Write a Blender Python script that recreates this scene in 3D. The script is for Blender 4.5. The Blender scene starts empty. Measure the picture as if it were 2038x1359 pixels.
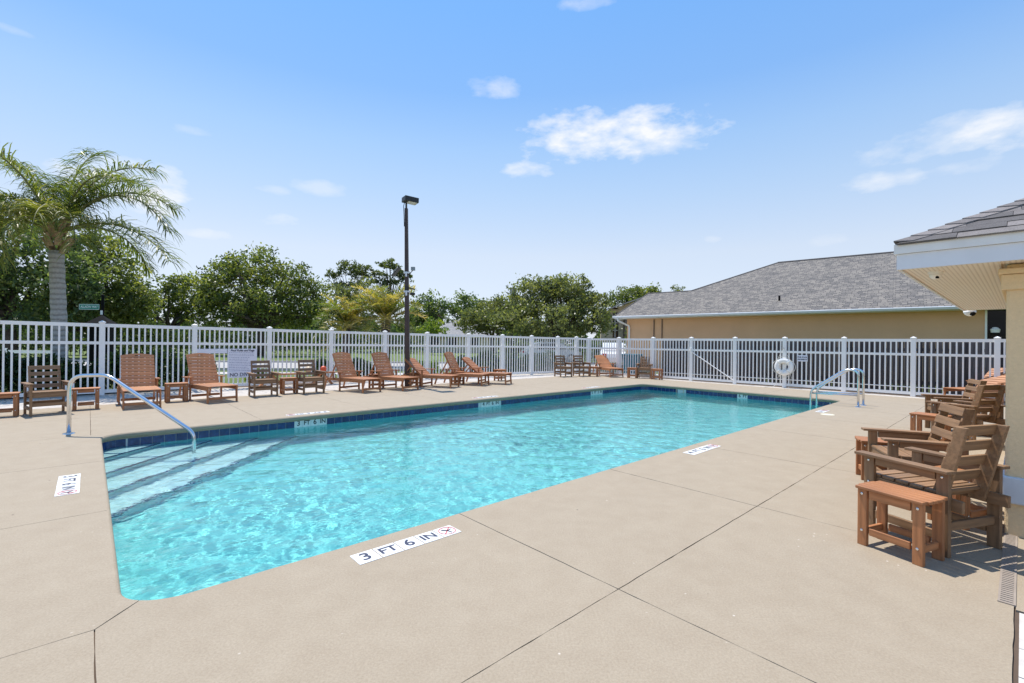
import bpy, math, random
import numpy as np
from mathutils import Vector, Matrix

sc = bpy.context.scene
col = sc.collection
random.seed(7)
RNG = np.random.default_rng(7)
R = math.radians

# ---------------------------------------------------------------- camera
FPX, PW, PH = 925.0, 2038, 1359          # focal length in photo pixels, photo size
CAM_H, ROLL, YC = 1.45, R(0.6), 681.0
PITCH = math.atan((YC - PH / 2) / FPX)
cam = bpy.data.cameras.new('camera')
camo = bpy.data.objects.new('camera', cam)
col.objects.link(camo)
cam.sensor_width = 36
cam.lens = FPX * 36 / PW
cam.clip_start, cam.clip_end = 0.05, 2000
_f = Vector((0, math.cos(PITCH), math.sin(PITCH)))
_u0 = Vector((0, -math.sin(PITCH), math.cos(PITCH)))
_x = Vector((math.cos(ROLL), 0, 0)) + _u0 * math.sin(ROLL)
_y = _u0 * math.cos(ROLL) - Vector((math.sin(ROLL), 0, 0))
camo.matrix_world = Matrix.Translation((0, 0, CAM_H)) @ Matrix((
    (_x.x, _y.x, -_f.x), (_x.y, _y.y, -_f.y), (_x.z, _y.z, -_f.z))).to_4x4()
sc.camera = camo

# ---------------------------------------------------------------- light, sky, exposure
SUN_AZ, SUN_EL = R(-42), R(70)            # azimuth from +Y towards +X
sun = bpy.data.lights.new('sun', 'SUN')
sun.energy, sun.angle, sun.color = 4.2, R(0.53), (1.0, 0.94, 0.86)
sun.cycles.is_caustics_light = True
suno = bpy.data.objects.new('sun', sun)
col.objects.link(suno)
SDIR = Vector((math.sin(SUN_AZ) * math.cos(SUN_EL), math.cos(SUN_AZ) * math.cos(SUN_EL), math.sin(SUN_EL)))
suno.rotation_euler = SDIR.to_track_quat('Z', 'Y').to_euler()
suno.location = SDIR * 40
SKY_STRENGTH = 0.15
sc.view_settings.view_transform = 'Standard'
sc.view_settings.look = 'None'
sc.view_settings.gamma = 1
sc.view_settings.exposure = 0.4
sc.view_settings.use_curve_mapping = False
sc.cycles.max_bounces = 12
sc.cycles.diffuse_bounces = 6
sc.cycles.transparent_max_bounces = 12
sc.cycles.sample_clamp_indirect = 6
sc.cycles.caustics_reflective = False
sc.cycles.caustics_refractive = True
sc.cycles.use_denoising = True


def ray(px, py):
    u, v = px - PW / 2, py - PH / 2
    c, s = math.cos(ROLL), math.sin(ROLL)
    uu, vv = u * c + v * s, -u * s + v * c
    d = Vector((uu / FPX, 1, -vv / FPX))
    c, s = math.cos(PITCH), math.sin(PITCH)
    return Vector((d.x, c * d.y - s * d.z, s * d.y + c * d.z))


CAM = Vector((0, 0, CAM_H))


def G(px, py, z=0.0):
    d = ray(px, py)
    return CAM + d * ((z - CAM_H) / d.z)


def AT(px, py, Y):
    d = ray(px, py)
    return CAM + d * (Y / d.y)


def ONP(px, py, p0, n):
    d = ray(px, py)
    n = Vector(n)
    return CAM + d * ((Vector(p0) - CAM).dot(n) / d.dot(n))


# ---- world: Nishita sky graded to the photograph's blue, with a few fair-weather clouds
w = bpy.data.worlds.new('World')
sc.world = w
w.use_nodes = True
wt = w.node_tree
wt.nodes.clear()
NN = wt.nodes.new
LK = wt.links.new


def wmath(op, a, b=None, c=None, clamp=False):
    n = NN('ShaderNodeMath')
    n.operation = op
    n.use_clamp = clamp
    for i, v in enumerate((a, b, c)):
        if v is None:
            continue
        if isinstance(v, (int, float)):
            n.inputs[i].default_value = v
        else:
            LK(v, n.inputs[i])
    return n.outputs[0]


def wdot(a, vec):
    n = NN('ShaderNodeVectorMath')
    n.operation = 'DOT_PRODUCT'
    LK(a, n.inputs[0])
    n.inputs[1].default_value = vec
    return n.outputs['Value']


def wmix(f, a, b, mode='MIX'):
    n = NN('ShaderNodeMix')
    n.data_type = 'RGBA'
    n.blend_type = mode
    for i, v in ((0, f), (6, a), (7, b)):
        if isinstance(v, (int, float)):
            n.inputs[i].default_value = v
        elif isinstance(v, tuple):
            n.inputs[i].default_value = (*v, 1)
        else:
            LK(v, n.inputs[i])
    return n.outputs[2]


sky = NN('ShaderNodeTexSky')
sky.sky_type = 'NISHITA'
sky.sun_disc = False
sky.sun_elevation, sky.sun_rotation = SUN_EL, SUN_AZ
sky.air_density, sky.dust_density, sky.ozone_density = 1.0, 0.3, 1.0
geo = NN('ShaderNodeNewGeometry')
tc = NN('ShaderNodeTexCoord')
D = tc.outputs['Generated']
sep = NN('ShaderNodeSeparateXYZ')
LK(D, sep.inputs[0])
ramp = NN('ShaderNodeValToRGB')
LK(sep.outputs[2], ramp.inputs[0])
SKYGRADE = [(0.0, (.58, .62, .90)), (0.06, (.70, .65, .735)), (0.18, (1.08, .86, .75)), (0.38, (1.03, 1.03, .955)), (0.47, (.78, .94, 1.0)),
            (0.58, (.68, .95, 1.10)), (1.0, (.55, .88, 1.12))]
el = ramp.color_ramp.elements
el[0].position, el[0].color = SKYGRADE[0][0], (*[c / 2 for c in SKYGRADE[0][1]], 1)
el[1].position, el[1].color = SKYGRADE[-1][0], (*[c / 2 for c in SKYGRADE[-1][1]], 1)
for p_, c_ in SKYGRADE[1:-1]:
    e = el.new(p_)
    e.color = (*[c / 2 for c in c_], 1)
g2 = wmix(1.0, ramp.outputs[0], (2, 2, 2), 'MULTIPLY')
graded = wmix(1.0, sky.outputs[0], g2, 'MULTIPLY')
# evens out the glow round the sun: the photograph's sky runs from pale horizon to blue by height alone
ramp2 = NN('ShaderNodeValToRGB')
LK(sep.outputs[2], ramp2.inputs[0])
HAZE = [(0.0, (.77, .86, .985)), (.06, (.755, .853, .985)), (.18, (.68, .80, .98)), (.30, (.50, .70, .99)), (.38, (.38, .615, .99)),
        (.47, (.26, .52, 1.0)), (.58, (.215, .49, 1.0)), (1.0, (.16, .42, .95))]
el = ramp2.color_ramp.elements
el[0].position, el[0].color = 0.0, (*HAZE[0][1], 1)
el[1].position, el[1].color = 1.0, (*HAZE[-1][1], 1)
for p_, c_ in HAZE[1:-1]:
    e = el.new(p_)
    e.color = (*c_, 1)
graded = wmix(.62, graded, wmix(1.0, ramp2.outputs[0], (5.05, 5.05, 5.05), 'MULTIPLY'))
nz = NN('ShaderNodeTexNoise')
nz.inputs['Scale'].default_value = 7.5
nz.inputs['Detail'].default_value = 8
nz.inputs['Roughness'].default_value = 0.62
stretch = NN('ShaderNodeVectorMath')
stretch.operation = 'MULTIPLY'
LK(D, stretch.inputs[0])
stretch.inputs[1].default_value = (1, 1, 2.2)
LK(stretch.outputs[0], nz.inputs['Vector'])
nz2 = NN('ShaderNodeTexNoise')
nz2.inputs['Scale'].default_value = 26
nz2.inputs['Detail'].default_value = 5
LK(stretch.outputs[0], nz2.inputs['Vector'])
CLOUDS = [  # photo position, half width, half height (px), strength
    (1225, 268, 205, 62, 1.0), (1300, 285, 110, 36, .7), (988, 173, 62, 24, .55), (1045, 340, 60, 20, .8), (290, 395, 95, 38, 1.0),
    (225, 345, 110, 52, .8), (548, 436, 62, 18, .55), (1990, 262, 110, 52, .85), (1880, 278, 150, 46, .5),
    (1765, 358, 95, 24, .6), (1920, 333, 80, 22, .35), (635, 372, 55, 18, .35), (415, 466, 55, 12, .4),
    (1160, 6, 70, 14, .4), (370, 258, 45, 13, .3), (545, 378, 36, 10, .25), (1650, 478, 40, 14, .2), (1420, 476, 22, 9, .3),
    (20, 58, 40, 10, .25)]
nv = wmath('SUBTRACT', nz.outputs['Fac'], 0.5)
nv2 = wmath('SUBTRACT', nz2.outputs['Fac'], 0.5)
nsum = wmath('ADD', wmath('MULTIPLY', nv, 3.0), wmath('MULTIPLY', nv2, 1.7))
mask = None
for (cx, cy, rx, ry, stg) in CLOUDS:
    c = ray(cx, cy).normalized()
    t1 = c.cross(Vector((0, 0, 1))).normalized()
    t2 = t1.cross(c).normalized()
    x = wmath('DIVIDE', wdot(D, t1), rx / FPX * c.y)
    y = wmath('DIVIDE', wdot(D, t2), ry / FPX * c.y)
    # flat bases: the lower half fades sooner
    r2 = wmath('ADD', wmath('MULTIPLY', x, x), wmath('MULTIPLY', y, y))
    front = wmath('GREATER_THAN', wdot(D, c), 0.3)
    m = wmath('ADD', wmath('SUBTRACT', 0.75, r2), nsum)
    m = wmath('MULTIPLY', wmath('MULTIPLY', wmath('MULTIPLY', m, 0.95, clamp=True), front), stg)
    mask = m if mask is None else wmath('MAXIMUM', mask, m)
CLOUD_COL = (5.15, 5.15, 5.2)
final = wmix(wmath('MULTIPLY', mask, 0.9), graded, CLOUD_COL)
bgn = NN('ShaderNodeBackground')
LK(final, bgn.inputs[0])
bgn.inputs[1].default_value = SKY_STRENGTH
wo = NN('ShaderNodeOutputWorld')
LK(bgn.outputs[0], wo.inputs[0])

# ---------------------------------------------------------------- helpers


class MB:
    """collects shapes, links them as one mesh object"""

    def __init__(s):
        s.v, s.f = [], []

    def add(s, vs, fs):
        b = len(s.v)
        s.v += [tuple(v) for v in vs]
        s.f += [tuple(i + b for i in f) for f in fs]
        return s

    def box(s, c, d, M=None):
        x, y, z = d[0] / 2, d[1] / 2, d[2] / 2
        vs = [Vector((sx * x, sy * y, sz * z)) for sz in (-1, 1) for sy in (-1, 1) for sx in (-1, 1)]
        if M is not None:
            vs = [M @ v for v in vs]
        vs = [v + Vector(c) for v in vs]
        return s.add(vs, [(0, 2, 3, 1), (4, 5, 7, 6), (0, 1, 5, 4), (2, 6, 7, 3), (0, 4, 6, 2), (1, 3, 7, 5)])

    def bar(s, a, b, w_, t, up=(0, 0, 1)):
        """board from a to b, width w_ across, thickness t along up"""
        a, b = Vector(a), Vector(b)
        d = (b - a).normalized()
        side = d.cross(Vector(up))
        if side.length < 1e-4:
            side = d.cross(Vector((0, 1, 0)))
        side.normalize()
        upv = side.cross(d).normalized()
        vs = []
        for p in (a, b):
            for i, j in ((-1, -1), (1, -1), (1, 1), (-1, 1)):
                vs.append(p + side * (i * w_ / 2) + upv * (j * t / 2))
        return s.add(vs, [(0, 1, 2, 3), (7, 6, 5, 4), (0, 4, 5, 1), (1, 5, 6, 2), (2, 6, 7, 3), (3, 7, 4, 0)])

    def tube(s, pts, r, n=10, cap=True):
        pts = [Vector(p) for p in pts]
        rs = r if isinstance(r, (list, tuple)) else [r] * len(pts)
        vs, fs = [], []
        up = None
        for i, p in enumerate(pts):
            d = (pts[min(i + 1, len(pts) - 1)] - pts[max(i - 1, 0)]).normalized()
            if up is None:
                up = d.orthogonal().normalized()
            up = (up - d * up.dot(d)).normalized()
            q = d.cross(up)
            for k in range(n):
                a = 2 * math.pi * k / n
                vs.append(p + (up * math.cos(a) + q * math.sin(a)) * rs[i])
        for i in range(len(pts) - 1):
            for k in range(n):
                k2 = (k + 1) % n
                fs.append((i * n + k, i * n + k2, (i + 1) * n + k2, (i + 1) * n + k))
        if cap:
            fs.append(tuple(range(n))[::-1])
            fs.append(tuple((len(pts) - 1) * n + k for k in range(n)))
        return s.add(vs, fs)

    def prism(s, poly, z0, z1):
        """poly: 2-D points counter-clockwise"""
        n = len(poly)
        vs = [(p[0], p[1], z0) for p in poly] + [(p[0], p[1], z1) for p in poly]
        fs = [tuple(range(n))[::-1], tuple(range(n, 2 * n))]
        fs += [(i, (i + 1) % n, n + (i + 1) % n, n + i) for i in range(n)]
        return s.add(vs, fs)

    def build(s, name, mat, parent=None, smooth=False, bevel=0.0):
        me = bpy.data.meshes.new(name)
        me.from_pydata(s.v, [], s.f)
        if mat is not None:
            me.materials.append(mat)
        if smooth:
            me.polygons.foreach_set('use_smooth', [True] * len(me.polygons))
        return link(name, me, parent, bevel)


def link(name, me, parent=None, bevel=0.0):
    o = bpy.data.objects.new(name, me)
    col.objects.link(o)
    if parent is not None:
        o.parent = parent
    if bevel:
        b = o.modifiers.new('bevel', 'BEVEL')
        b.width, b.segments, b.limit_method = bevel, 2, 'ANGLE'
    return o


def tag(o, label=None, cat=None, group=None, kind=None):
    if label:
        o['label'] = label
    if cat:
        o['category'] = cat
    if group:
        o['group'] = group
    if kind:
        o['kind'] = kind
    return o


def empty(name, loc=(0, 0, 0), rz=0.0, label=None, cat=None, group=None):
    o = bpy.data.objects.new(name, None)
    o.empty_display_size = 0.1
    col.objects.link(o)
    o.location, o.rotation_euler = loc, (0, 0, rz)
    return tag(o, label, cat, group)


def dup(o, parent=None):
    c = o.copy()
    col.objects.link(c)
    if parent is not None:
        c.parent = parent
    for ch in list(o.children):
        dup(ch, c)
    return c


def fastmesh(name, V, F, mat, parent=None, smooth=False, tint=None):
    V = np.asarray(V, np.float32)
    F = np.asarray(F, np.int32)
    me = bpy.data.meshes.new(name)
    k = F.shape[1]
    me.vertices.add(len(V))
    me.vertices.foreach_set('co', V.ravel())
    me.loops.add(F.size)
    me.loops.foreach_set('vertex_index', F.ravel())
    me.polygons.add(len(F))
    me.polygons.foreach_set('loop_start', np.arange(0, F.size, k, dtype=np.int32))
    if smooth:
        me.polygons.foreach_set('use_smooth', np.ones(len(F), bool))
    me.update(calc_edges=True)
    if tint is not None:
        at = me.attributes.new('tint', 'FLOAT', 'FACE')
        at.data.foreach_set('value', np.asarray(tint, np.float32))
    if mat is not None:
        me.materials.append(mat)
    return link(name, me, parent)


def font(text, size, mat, M, parent, name='lettering', shear=0.0, sx=1.0, ext=0.0008):
    cu = bpy.data.curves.new(name, 'FONT')
    cu.body, cu.size, cu.align_x, cu.align_y = text, size, 'CENTER', 'CENTER'
    cu.extrude, cu.shear, cu.offset = ext, shear, .0025
    cu.materials.append(mat)
    cu.resolution_u = 3
    o = bpy.data.objects.new(name, cu)
    col.objects.link(o)
    o.parent = parent
    o.matrix_local = M @ Matrix.Diagonal((sx, 1, 1, 1))
    return o


# ---------------------------------------------------------------- materials
def newmat(name):
    m = bpy.data.materials.new(name)
    m.use_nodes = True
    return m, m.node_tree, m.node_tree.nodes['Principled BSDF']


def noise(t, scale, detail=4, vec=None, rough=.55, dist=0.0):
    n = t.nodes.new('ShaderNodeTexNoise')
    n.inputs['Scale'].default_value = scale
    n.inputs['Detail'].default_value = detail
    n.inputs['Roughness'].default_value = rough
    n.inputs['Distortion'].default_value = dist
    if vec is not None:
        t.links.new(vec, n.inputs['Vector'])
    return n.outputs['Fac']


def cramp(t, fac, stops):
    r = t.nodes.new('ShaderNodeValToRGB')
    e = r.color_ramp.elements
    e[0].position, e[0].color = stops[0][0], (*stops[0][1], 1)
    e[1].position, e[1].color = stops[-1][0], (*stops[-1][1], 1)
    for p, c in stops[1:-1]:
        x = e.new(p)
        x.color = (*c, 1)
    t.links.new(fac, r.inputs[0])
    return r.outputs[0]


def mixc(t, f, a, b, mode='MIX'):
    n = t.nodes.new('ShaderNodeMix')
    n.data_type, n.blend_type = 'RGBA', mode
    for i, v in ((0, f), (6, a), (7, b)):
        if isinstance(v, (int, float)):
            n.inputs[i].default_value = v
        elif isinstance(v, tuple):
            n.inputs[i].default_value = (*v, 1)
        else:
            t.links.new(v, n.inputs[i])
    return n.outputs[2]


def bump(t, b, h, strength, dist):
    n = t.nodes.new('ShaderNodeBump')
    n.inputs['Strength'].default_value = strength
    n.inputs['Distance'].default_value = dist
    t.links.new(h, n.inputs['Height'])
    t.links.new(n.outputs[0], b.inputs['Normal'])


def coords(t, which='Object', scale=(1, 1, 1)):
    c = t.nodes.new('ShaderNodeTexCoord')
    m = t.nodes.new('ShaderNodeMapping')
    m.inputs['Scale'].default_value = scale
    t.links.new(c.outputs[which], m.inputs[0])
    return m.outputs[0]


def gpos(t):
    return t.nodes.new('ShaderNodeNewGeometry').outputs['Position']


def simple(name, c, rough=.6, var=.12, scale=6, metal=0.0, bmp=0.0, spec=.5):
    m, t, b = newmat(name)
    f = noise(t, scale, 4, coords(t))
    lo = tuple(x * (1 - var) for x in c)
    hi = tuple(min(1, x * (1 + var)) for x in c)
    t.links.new(cramp(t, f, [(.3, lo), (.7, hi)]), b.inputs['Base Color'])
    b.inputs['Roughness'].default_value = rough
    b.inputs['Metallic'].default_value = metal
    b.inputs['Specular IOR Level'].default_value = spec
    if bmp:
        bump(t, b, f, bmp, .004)
    return m


def concrete():
    m, t, b = newmat('deck_coating')
    p = gpos(t)
    big = noise(t, .55, 5, p, .6)
    mid = noise(t, 5, 6, p, .65)
    fine = noise(t, 85, 4, p, .75)
    c1 = cramp(t, big, [(.25, (0.308, 0.2465, 0.1764)), (.5, (0.34, 0.2749, 0.1987)), (.78, (0.372, 0.3034, 0.2218))])
    c2 = mixc(t, .5, c1, cramp(t, mid, [(.3, (0.296, 0.237, 0.1764)), (.7, (0.4, 0.3397, 0.2664))]))
    c3 = mixc(t, .34, c2, cramp(t, fine, [(.35, (0.224, 0.1817, 0.1368)), (.65, (0.44, 0.3792, 0.3024))]))
    # pale chips and small dark specks of dirt
    vo = t.nodes.new('ShaderNodeTexVoronoi')
    vo.inputs['Scale'].default_value = 9
    t.links.new(p, vo.inputs['Vector'])
    chip = cramp(t, vo.outputs['Distance'], [(.03, (1, 1, 1)), (.075, (0, 0, 0))])
    gate = cramp(t, noise(t, 1.3, 3, p), [(.50, (0, 0, 0)), (.62, (1, 1, 1))])
    c4 = mixc(t, mixc(t, 1.0, chip, gate, 'MULTIPLY'), c3, (.62, .56, .50))
    vo2 = t.nodes.new('ShaderNodeTexVoronoi')
    vo2.inputs['Scale'].default_value = 2.3
    t.links.new(p, vo2.inputs['Vector'])
    speck = cramp(t, vo2.outputs['Distance'], [(.014, (1, 1, 1)), (.022, (0, 0, 0))])
    c5 = mixc(t, speck, c4, (.09, .065, .05))
    # worn stain clouds
    st = cramp(t, noise(t, 1.1, 7, p, .7, .6), [(.54, (0, 0, 0)), (.8, (1, 1, 1))])
    c6 = mixc(t, mixc(t, 1.0, st, (.30, .30, .30), 'MULTIPLY'), c5, (0.264, 0.2094, 0.1512))
    t.links.new(mixc(t, 1.0, c6, (1.0, .985, .93), 'MULTIPLY'), b.inputs['Base Color'])
    b.inputs['Roughness'].default_value = .82
    bump(t, b, noise(t, 55, 6, p, .75), .55, .008)
    return m


def leafmat(name, stops, trans=.35, rough=.38):
    m, t, b = newmat(name)
    a = t.nodes.new('ShaderNodeAttribute')
    a.attribute_name = 'tint'
    c = cramp(t, a.outputs['Fac'], stops)
    t.links.new(c, b.inputs['Base Color'])
    b.inputs['Roughness'].default_value = rough
    b.inputs['Specular IOR Level'].default_value = .35
    tr = t.nodes.new('ShaderNodeBsdfTranslucent')
    t.links.new(mixc(t, 1.0, c, (1.5, 1.6, .7), 'MULTIPLY'), tr.inputs[0])
    mx = t.nodes.new('ShaderNodeMixShader')
    mx.inputs[0].default_value = trans
    t.links.new(b.outputs[0], mx.inputs[1])
    t.links.new(tr.outputs[0], mx.inputs[2])
    out = [n for n in t.nodes if n.type == 'OUTPUT_MATERIAL'][0]
    t.links.new(mx.outputs[0], out.inputs[0])
    return m


def lumber(name, c, axis=0, var=.22, rough=.55):
    m, t, b = newmat(name)
    sc_ = [26, 26, 26]
    sc_[axis] = 2.0
    oi = t.nodes.new('ShaderNodeObjectInfo')
    v = coords(t, 'Object', tuple(sc_))
    f = noise(t, 1.6, 5, v, .6)
    lo = tuple(x * (1 - var) for x in c)
    hi = tuple(min(1, x * (1 + var)) for x in c)
    g = cramp(t, f, [(.3, lo), (.7, hi)])
    rnd = cramp(t, oi.outputs['Random'], [(0, (.86, .86, .86)), (1, (1.14, 1.12, 1.08))])
    t.links.new(mixc(t, 1.0, g, rnd, 'MULTIPLY'), b.inputs['Base Color'])
    b.inputs['Roughness'].default_value = rough
    bump(t, b, f, .25, .002)
    return m


def shingles(name, a, b_, c_, bw, bh, uv=True):
    m, t, b = newmat(name)
    co = t.nodes.new('ShaderNodeUVMap')
    br = t.nodes.new('ShaderNodeTexBrick')
    br.inputs['Scale'].default_value = 1
    br.inputs['Brick Width'].default_value = bw
    br.inputs['Row Height'].default_value = bh
    br.inputs['Mortar Size'].default_value = .010
    br.inputs['Mortar Smooth'].default_value = .2
    br.inputs['Color1'].default_value = (*a, 1)
    br.inputs['Color2'].default_value = (*b_, 1)
    br.inputs['Mortar'].default_value = (*c_, 1)
    br.inputs['Bias'].default_value = -.1
    br.offset, br.squash, br.squash_frequency = .37, .8, 3
    t.links.new(co.outputs[0], br.inputs['Vector'])
    n1 = noise(t, 1.2, 5, co.outputs[0])
    n2 = noise(t, 30, 4, co.outputs[0])
    k = mixc(t, .6, br.outputs['Color'], cramp(t, n1, [(.3, (.86, .86, .88)), (.7, (1.1, 1.09, 1.06))]), 'MULTIPLY')
    k = mixc(t, .3, k, cramp(t, n2, [(.3, (.6, .6, .6)), (.7, (1.35, 1.35, 1.35))]), 'MULTIPLY')
    t.links.new(k, b.inputs['Base Color'])
    b.inputs['Roughness'].default_value = .92
    bump(t, b, br.outputs['Fac'], -.6, .012)
    return m


def stucco(name, c, scale=60):
    m, t, b = newmat(name)
    p = gpos(t)
    big = noise(t, 1.1, 5, p)
    f = noise(t, scale, 5, p, .7)
    t.links.new(mixc(t, .5, cramp(t, big, [(.3, tuple(x * .88 for x in c)), (.7, tuple(x * 1.08 for x in c))]),
                     cramp(t, f, [(.3, tuple(x * .85 for x in c)), (.7, tuple(x * 1.1 for x in c))])), b.inputs['Base Color'])
    b.inputs['Roughness'].default_value = .9
    bump(t, b, f, .5, .01)
    return m


MAT = {}
MAT['deck'] = concrete()
MAT['joint'] = simple('joint_filler', (.10, .07, .05), .95)
MAT['coping'] = MAT['deck']
MAT['paver'] = simple('pale_paver', (.56, .52, .47), .85, .14, 9, bmp=.3)
MAT['band'] = simple('pale_paving', (.49, .45, .405), .85, .16, 7, bmp=.3)
MAT['white'] = simple('white_vinyl', (.90, .88, .845), .38, .03, 3)
MAT['whitepaint'] = simple('white_painted_trim', (.80, .79, .77), .5, .05, 8)
MAT['tile_blue'] = None
MAT['grout'] = simple('pale_grout', (.55, .58, .58), .8)
MAT['tile_white'] = simple('white_marker_tile', (.72, .72, .70), .4, .10, 9)
MAT['ink'] = simple('dark_blue_lettering', (.03, .035, .07), .5)
MAT['black'] = simple('black_lettering', (.012, .012, .014), .5)
MAT['red'] = simple('red_print', (.5, .02, .03), .5)
MAT['steel'] = simple('polished_steel', (.72, .73, .75), .18, .05, 20, 1.0)
MAT['orange_l'] = lumber('orange_lumber', (.39, .165, .068), 0, .30)
MAT['brown_l'] = lumber('brown_lumber', (.245, .142, .074), 0, .28)
MAT['bronze'] = simple('bronze_paint', (.060, .034, .030), .5, .2, 8)
MAT['darkbox'] = simple('dark_bronze_housing', (.020, .019, .019), .45)
MAT['lens'] = simple('lamp_lens', (.62, .64, .60), .2)
MAT['stucco_tan'] = stucco('tan_stucco', (.72, .435, .25))
MAT['stucco_yellow'] = stucco('yellow_stucco', (.80, .61, .365), 45)
MAT['stucco_beige'] = stucco('beige_stucco', (.62, .50, .36))
MAT['soffit'] = None
MAT['fascia'] = simple('white_fascia', (.74, .76, .80), .5, .03, 5)
MAT['darkwood'] = None
MAT['glass'] = simple('dark_window_glass', (.015, .017, .02), .08, .1, 2)
MAT['black_metal'] = simple('black_metal', (.004, .004, .005), .9, .1, 6, 0, 0, .2)
MAT['sign_green'] = simple('green_sign_sheet', (.0, .22, .16), .45)
MAT['sign_white'] = simple('white_sign_board', (.76, .76, .82), .5, .03)
MAT['carwhite'] = simple('white_car_paint', (.75, .76, .77), .2, .02)
MAT['tyre'] = simple('tyre_rubber', (.015, .015, .015), .8)
MAT['teal'] = simple('teal_plastic', (.02, .16, .20), .5)
MAT['rope'] = simple('white_rope', (.72, .70, .62), .8, .15, 60)
MAT['asphalt'] = simple('pale_road', (.40, .38, .355), .9, .1, 1.5)
MAT['stone'] = simple('ledge_stone', (.20, .14, .11), .9, .5, 9, bmp=.6)
MAT['barkpalm'] = None
MAT['bark'] = simple('tree_bark', (.10, .075, .06), .95, .4, 5, bmp=.6)

# glossy blue waterline tile
m, t, b = newmat('blue_tile_glaze')
oi = t.nodes.new('ShaderNodeObjectInfo')
f = noise(t, 18, 4, gpos(t))
c = cramp(t, f, [(.3, (.010, .022, .085)), (.55, (.016, .045, .15)), (.75, (.03, .08, .21))])
t.links.new(mixc(t, 1.0, c, cramp(t, oi.outputs['Random'], [(0, (.75, .8, .85)), (1, (1.25, 1.2, 1.15))]), 'MULTIPLY'), b.inputs['Base Color'])
b.inputs['Roughness'].default_value = .2
MAT['tile_blue'] = m

# perforated cream soffit
m, t, b = newmat('perforated_soffit')
vo = t.nodes.new('ShaderNodeTexVoronoi')
vo.voronoi_dimensions = '2D'
vo.inputs['Randomness'].default_value = 0
vo.inputs['Scale'].default_value = 34
t.links.new(coords(t), vo.inputs['Vector'])
hole = cramp(t, vo.outputs['Distance'], [(.17, (1, 1, 1)), (.27, (0, 0, 0))])
t.links.new(mixc(t, hole, (.86, .78, .66), (.42, .34, .25)), b.inputs['Base Color'])
b.inputs['Roughness'].default_value = .6
MAT['soffit'] = m

# weathered fence boards
m, t, b = newmat('weathered_board')
oi = t.nodes.new('ShaderNodeObjectInfo')
v = coords(t, 'Object', (30, 30, 1.6))
f = noise(t, 1.5, 6, v, .65)
k = cramp(t, f, [(.25, (.060, .050, .046)), (.55, (.135, .115, .105)), (.8, (.20, .175, .16))])
t.links.new(mixc(t, 1.0, k, cramp(t, oi.outputs['Random'], [(0, (.5, .45, .45)), (.5, (.9, .85, .8)), (1, (1.25, 1.2, 1.2))]), 'MULTIPLY'), b.inputs['Base Color'])
b.inputs['Roughness'].default_value = .9
bump(t, b, f, .5, .004)
MAT['darkwood'] = m

# grey palm trunk with ring scars
m, t, b = newmat('palm_bark')
v = coords(t, 'Object', (1, 1, 1))
wv = t.nodes.new('ShaderNodeTexWave')
wv.bands_direction = 'Z'
wv.inputs['Scale'].default_value = 2.2
wv.inputs['Distortion'].default_value = 3.0
wv.inputs['Detail'].default_value = 4
t.links.new(v, wv.inputs['Vector'])
f = noise(t, 22, 5, v)
k = mixc(t, .5, cramp(t, wv.outputs['Fac'], [(.1, (.20, .18, .16)), (.35, (.40, .37, .345)), (.9, (.48, .455, .43))]),
         cramp(t, f, [(.3, (.27, .25, .23)), (.7, (.52, .50, .47))]))
t.links.new(k, b.inputs['Base Color'])
b.inputs['Roughness'].default_value = .95
bump(t, b, wv.outputs['Fac'], .5, .02)
MAT['barkpalm'] = m

# aqua pool plaster
m, t, b = newmat('aqua_plaster')
p = gpos(t)
f = noise(t, 3, 5, p)
t.links.new(cramp(t, f, [(.3, (.155, .60, .60)), (.7, (.195, .63, .63))]), b.inputs['Base Color'])
b.inputs['Roughness'].default_value = .8
MAT['plaster'] = m
m, t, b = newmat('pale_step_plaster')
f = noise(t, 12, 5, gpos(t))
t.links.new(cramp(t, f, [(.3, (.43, .71, .72)), (.7, (.53, .77, .77))]), b.inputs['Base Color'])
b.inputs['Roughness'].default_value = .8
MAT['step'] = m
# clear water
m = bpy.data.materials.new('pool_water')
m.use_nodes = True
t = m.node_tree
t.nodes.clear()
gl = t.nodes.new('ShaderNodeBsdfGlass')
gl.inputs['IOR'].default_value = 1.33
gl.inputs['Roughness'].default_value = 0
bp_ = t.nodes.new('ShaderNodeBump')
bp_.inputs['Strength'].default_value = .65
bp_.inputs['Distance'].default_value = .01
t.links.new(noise(t, 11, 2, coords(t, 'Object', (1, 1.3, 1)), .5), bp_.inputs['Height'])
t.links.new(bp_.outputs[0], gl.inputs['Normal'])
gl.inputs['Color'].default_value = (.93, 1, 1, 1)
ou = t.nodes.new('ShaderNodeOutputMaterial')
t.links.new(gl.outputs[0], ou.inputs[0])
MAT['water'] = m

# lawn
m, t, b = newmat('lawn_turf')
p = gpos(t)
k = mixc(t, .5, cramp(t, noise(t, .35, 5, p), [(.3, (.075, .12, .022)), (.7, (.17, .21, .045))]),
         cramp(t, noise(t, 14, 5, p, .7), [(.3, (.05, .085, .018)), (.7, (.19, .24, .06))]))
t.links.new(k, b.inputs['Base Color'])
b.inputs['Roughness'].default_value = .95
bump(t, b, noise(t, 30, 5, p, .8), .8, .05)
MAT['lawn'] = m

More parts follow.
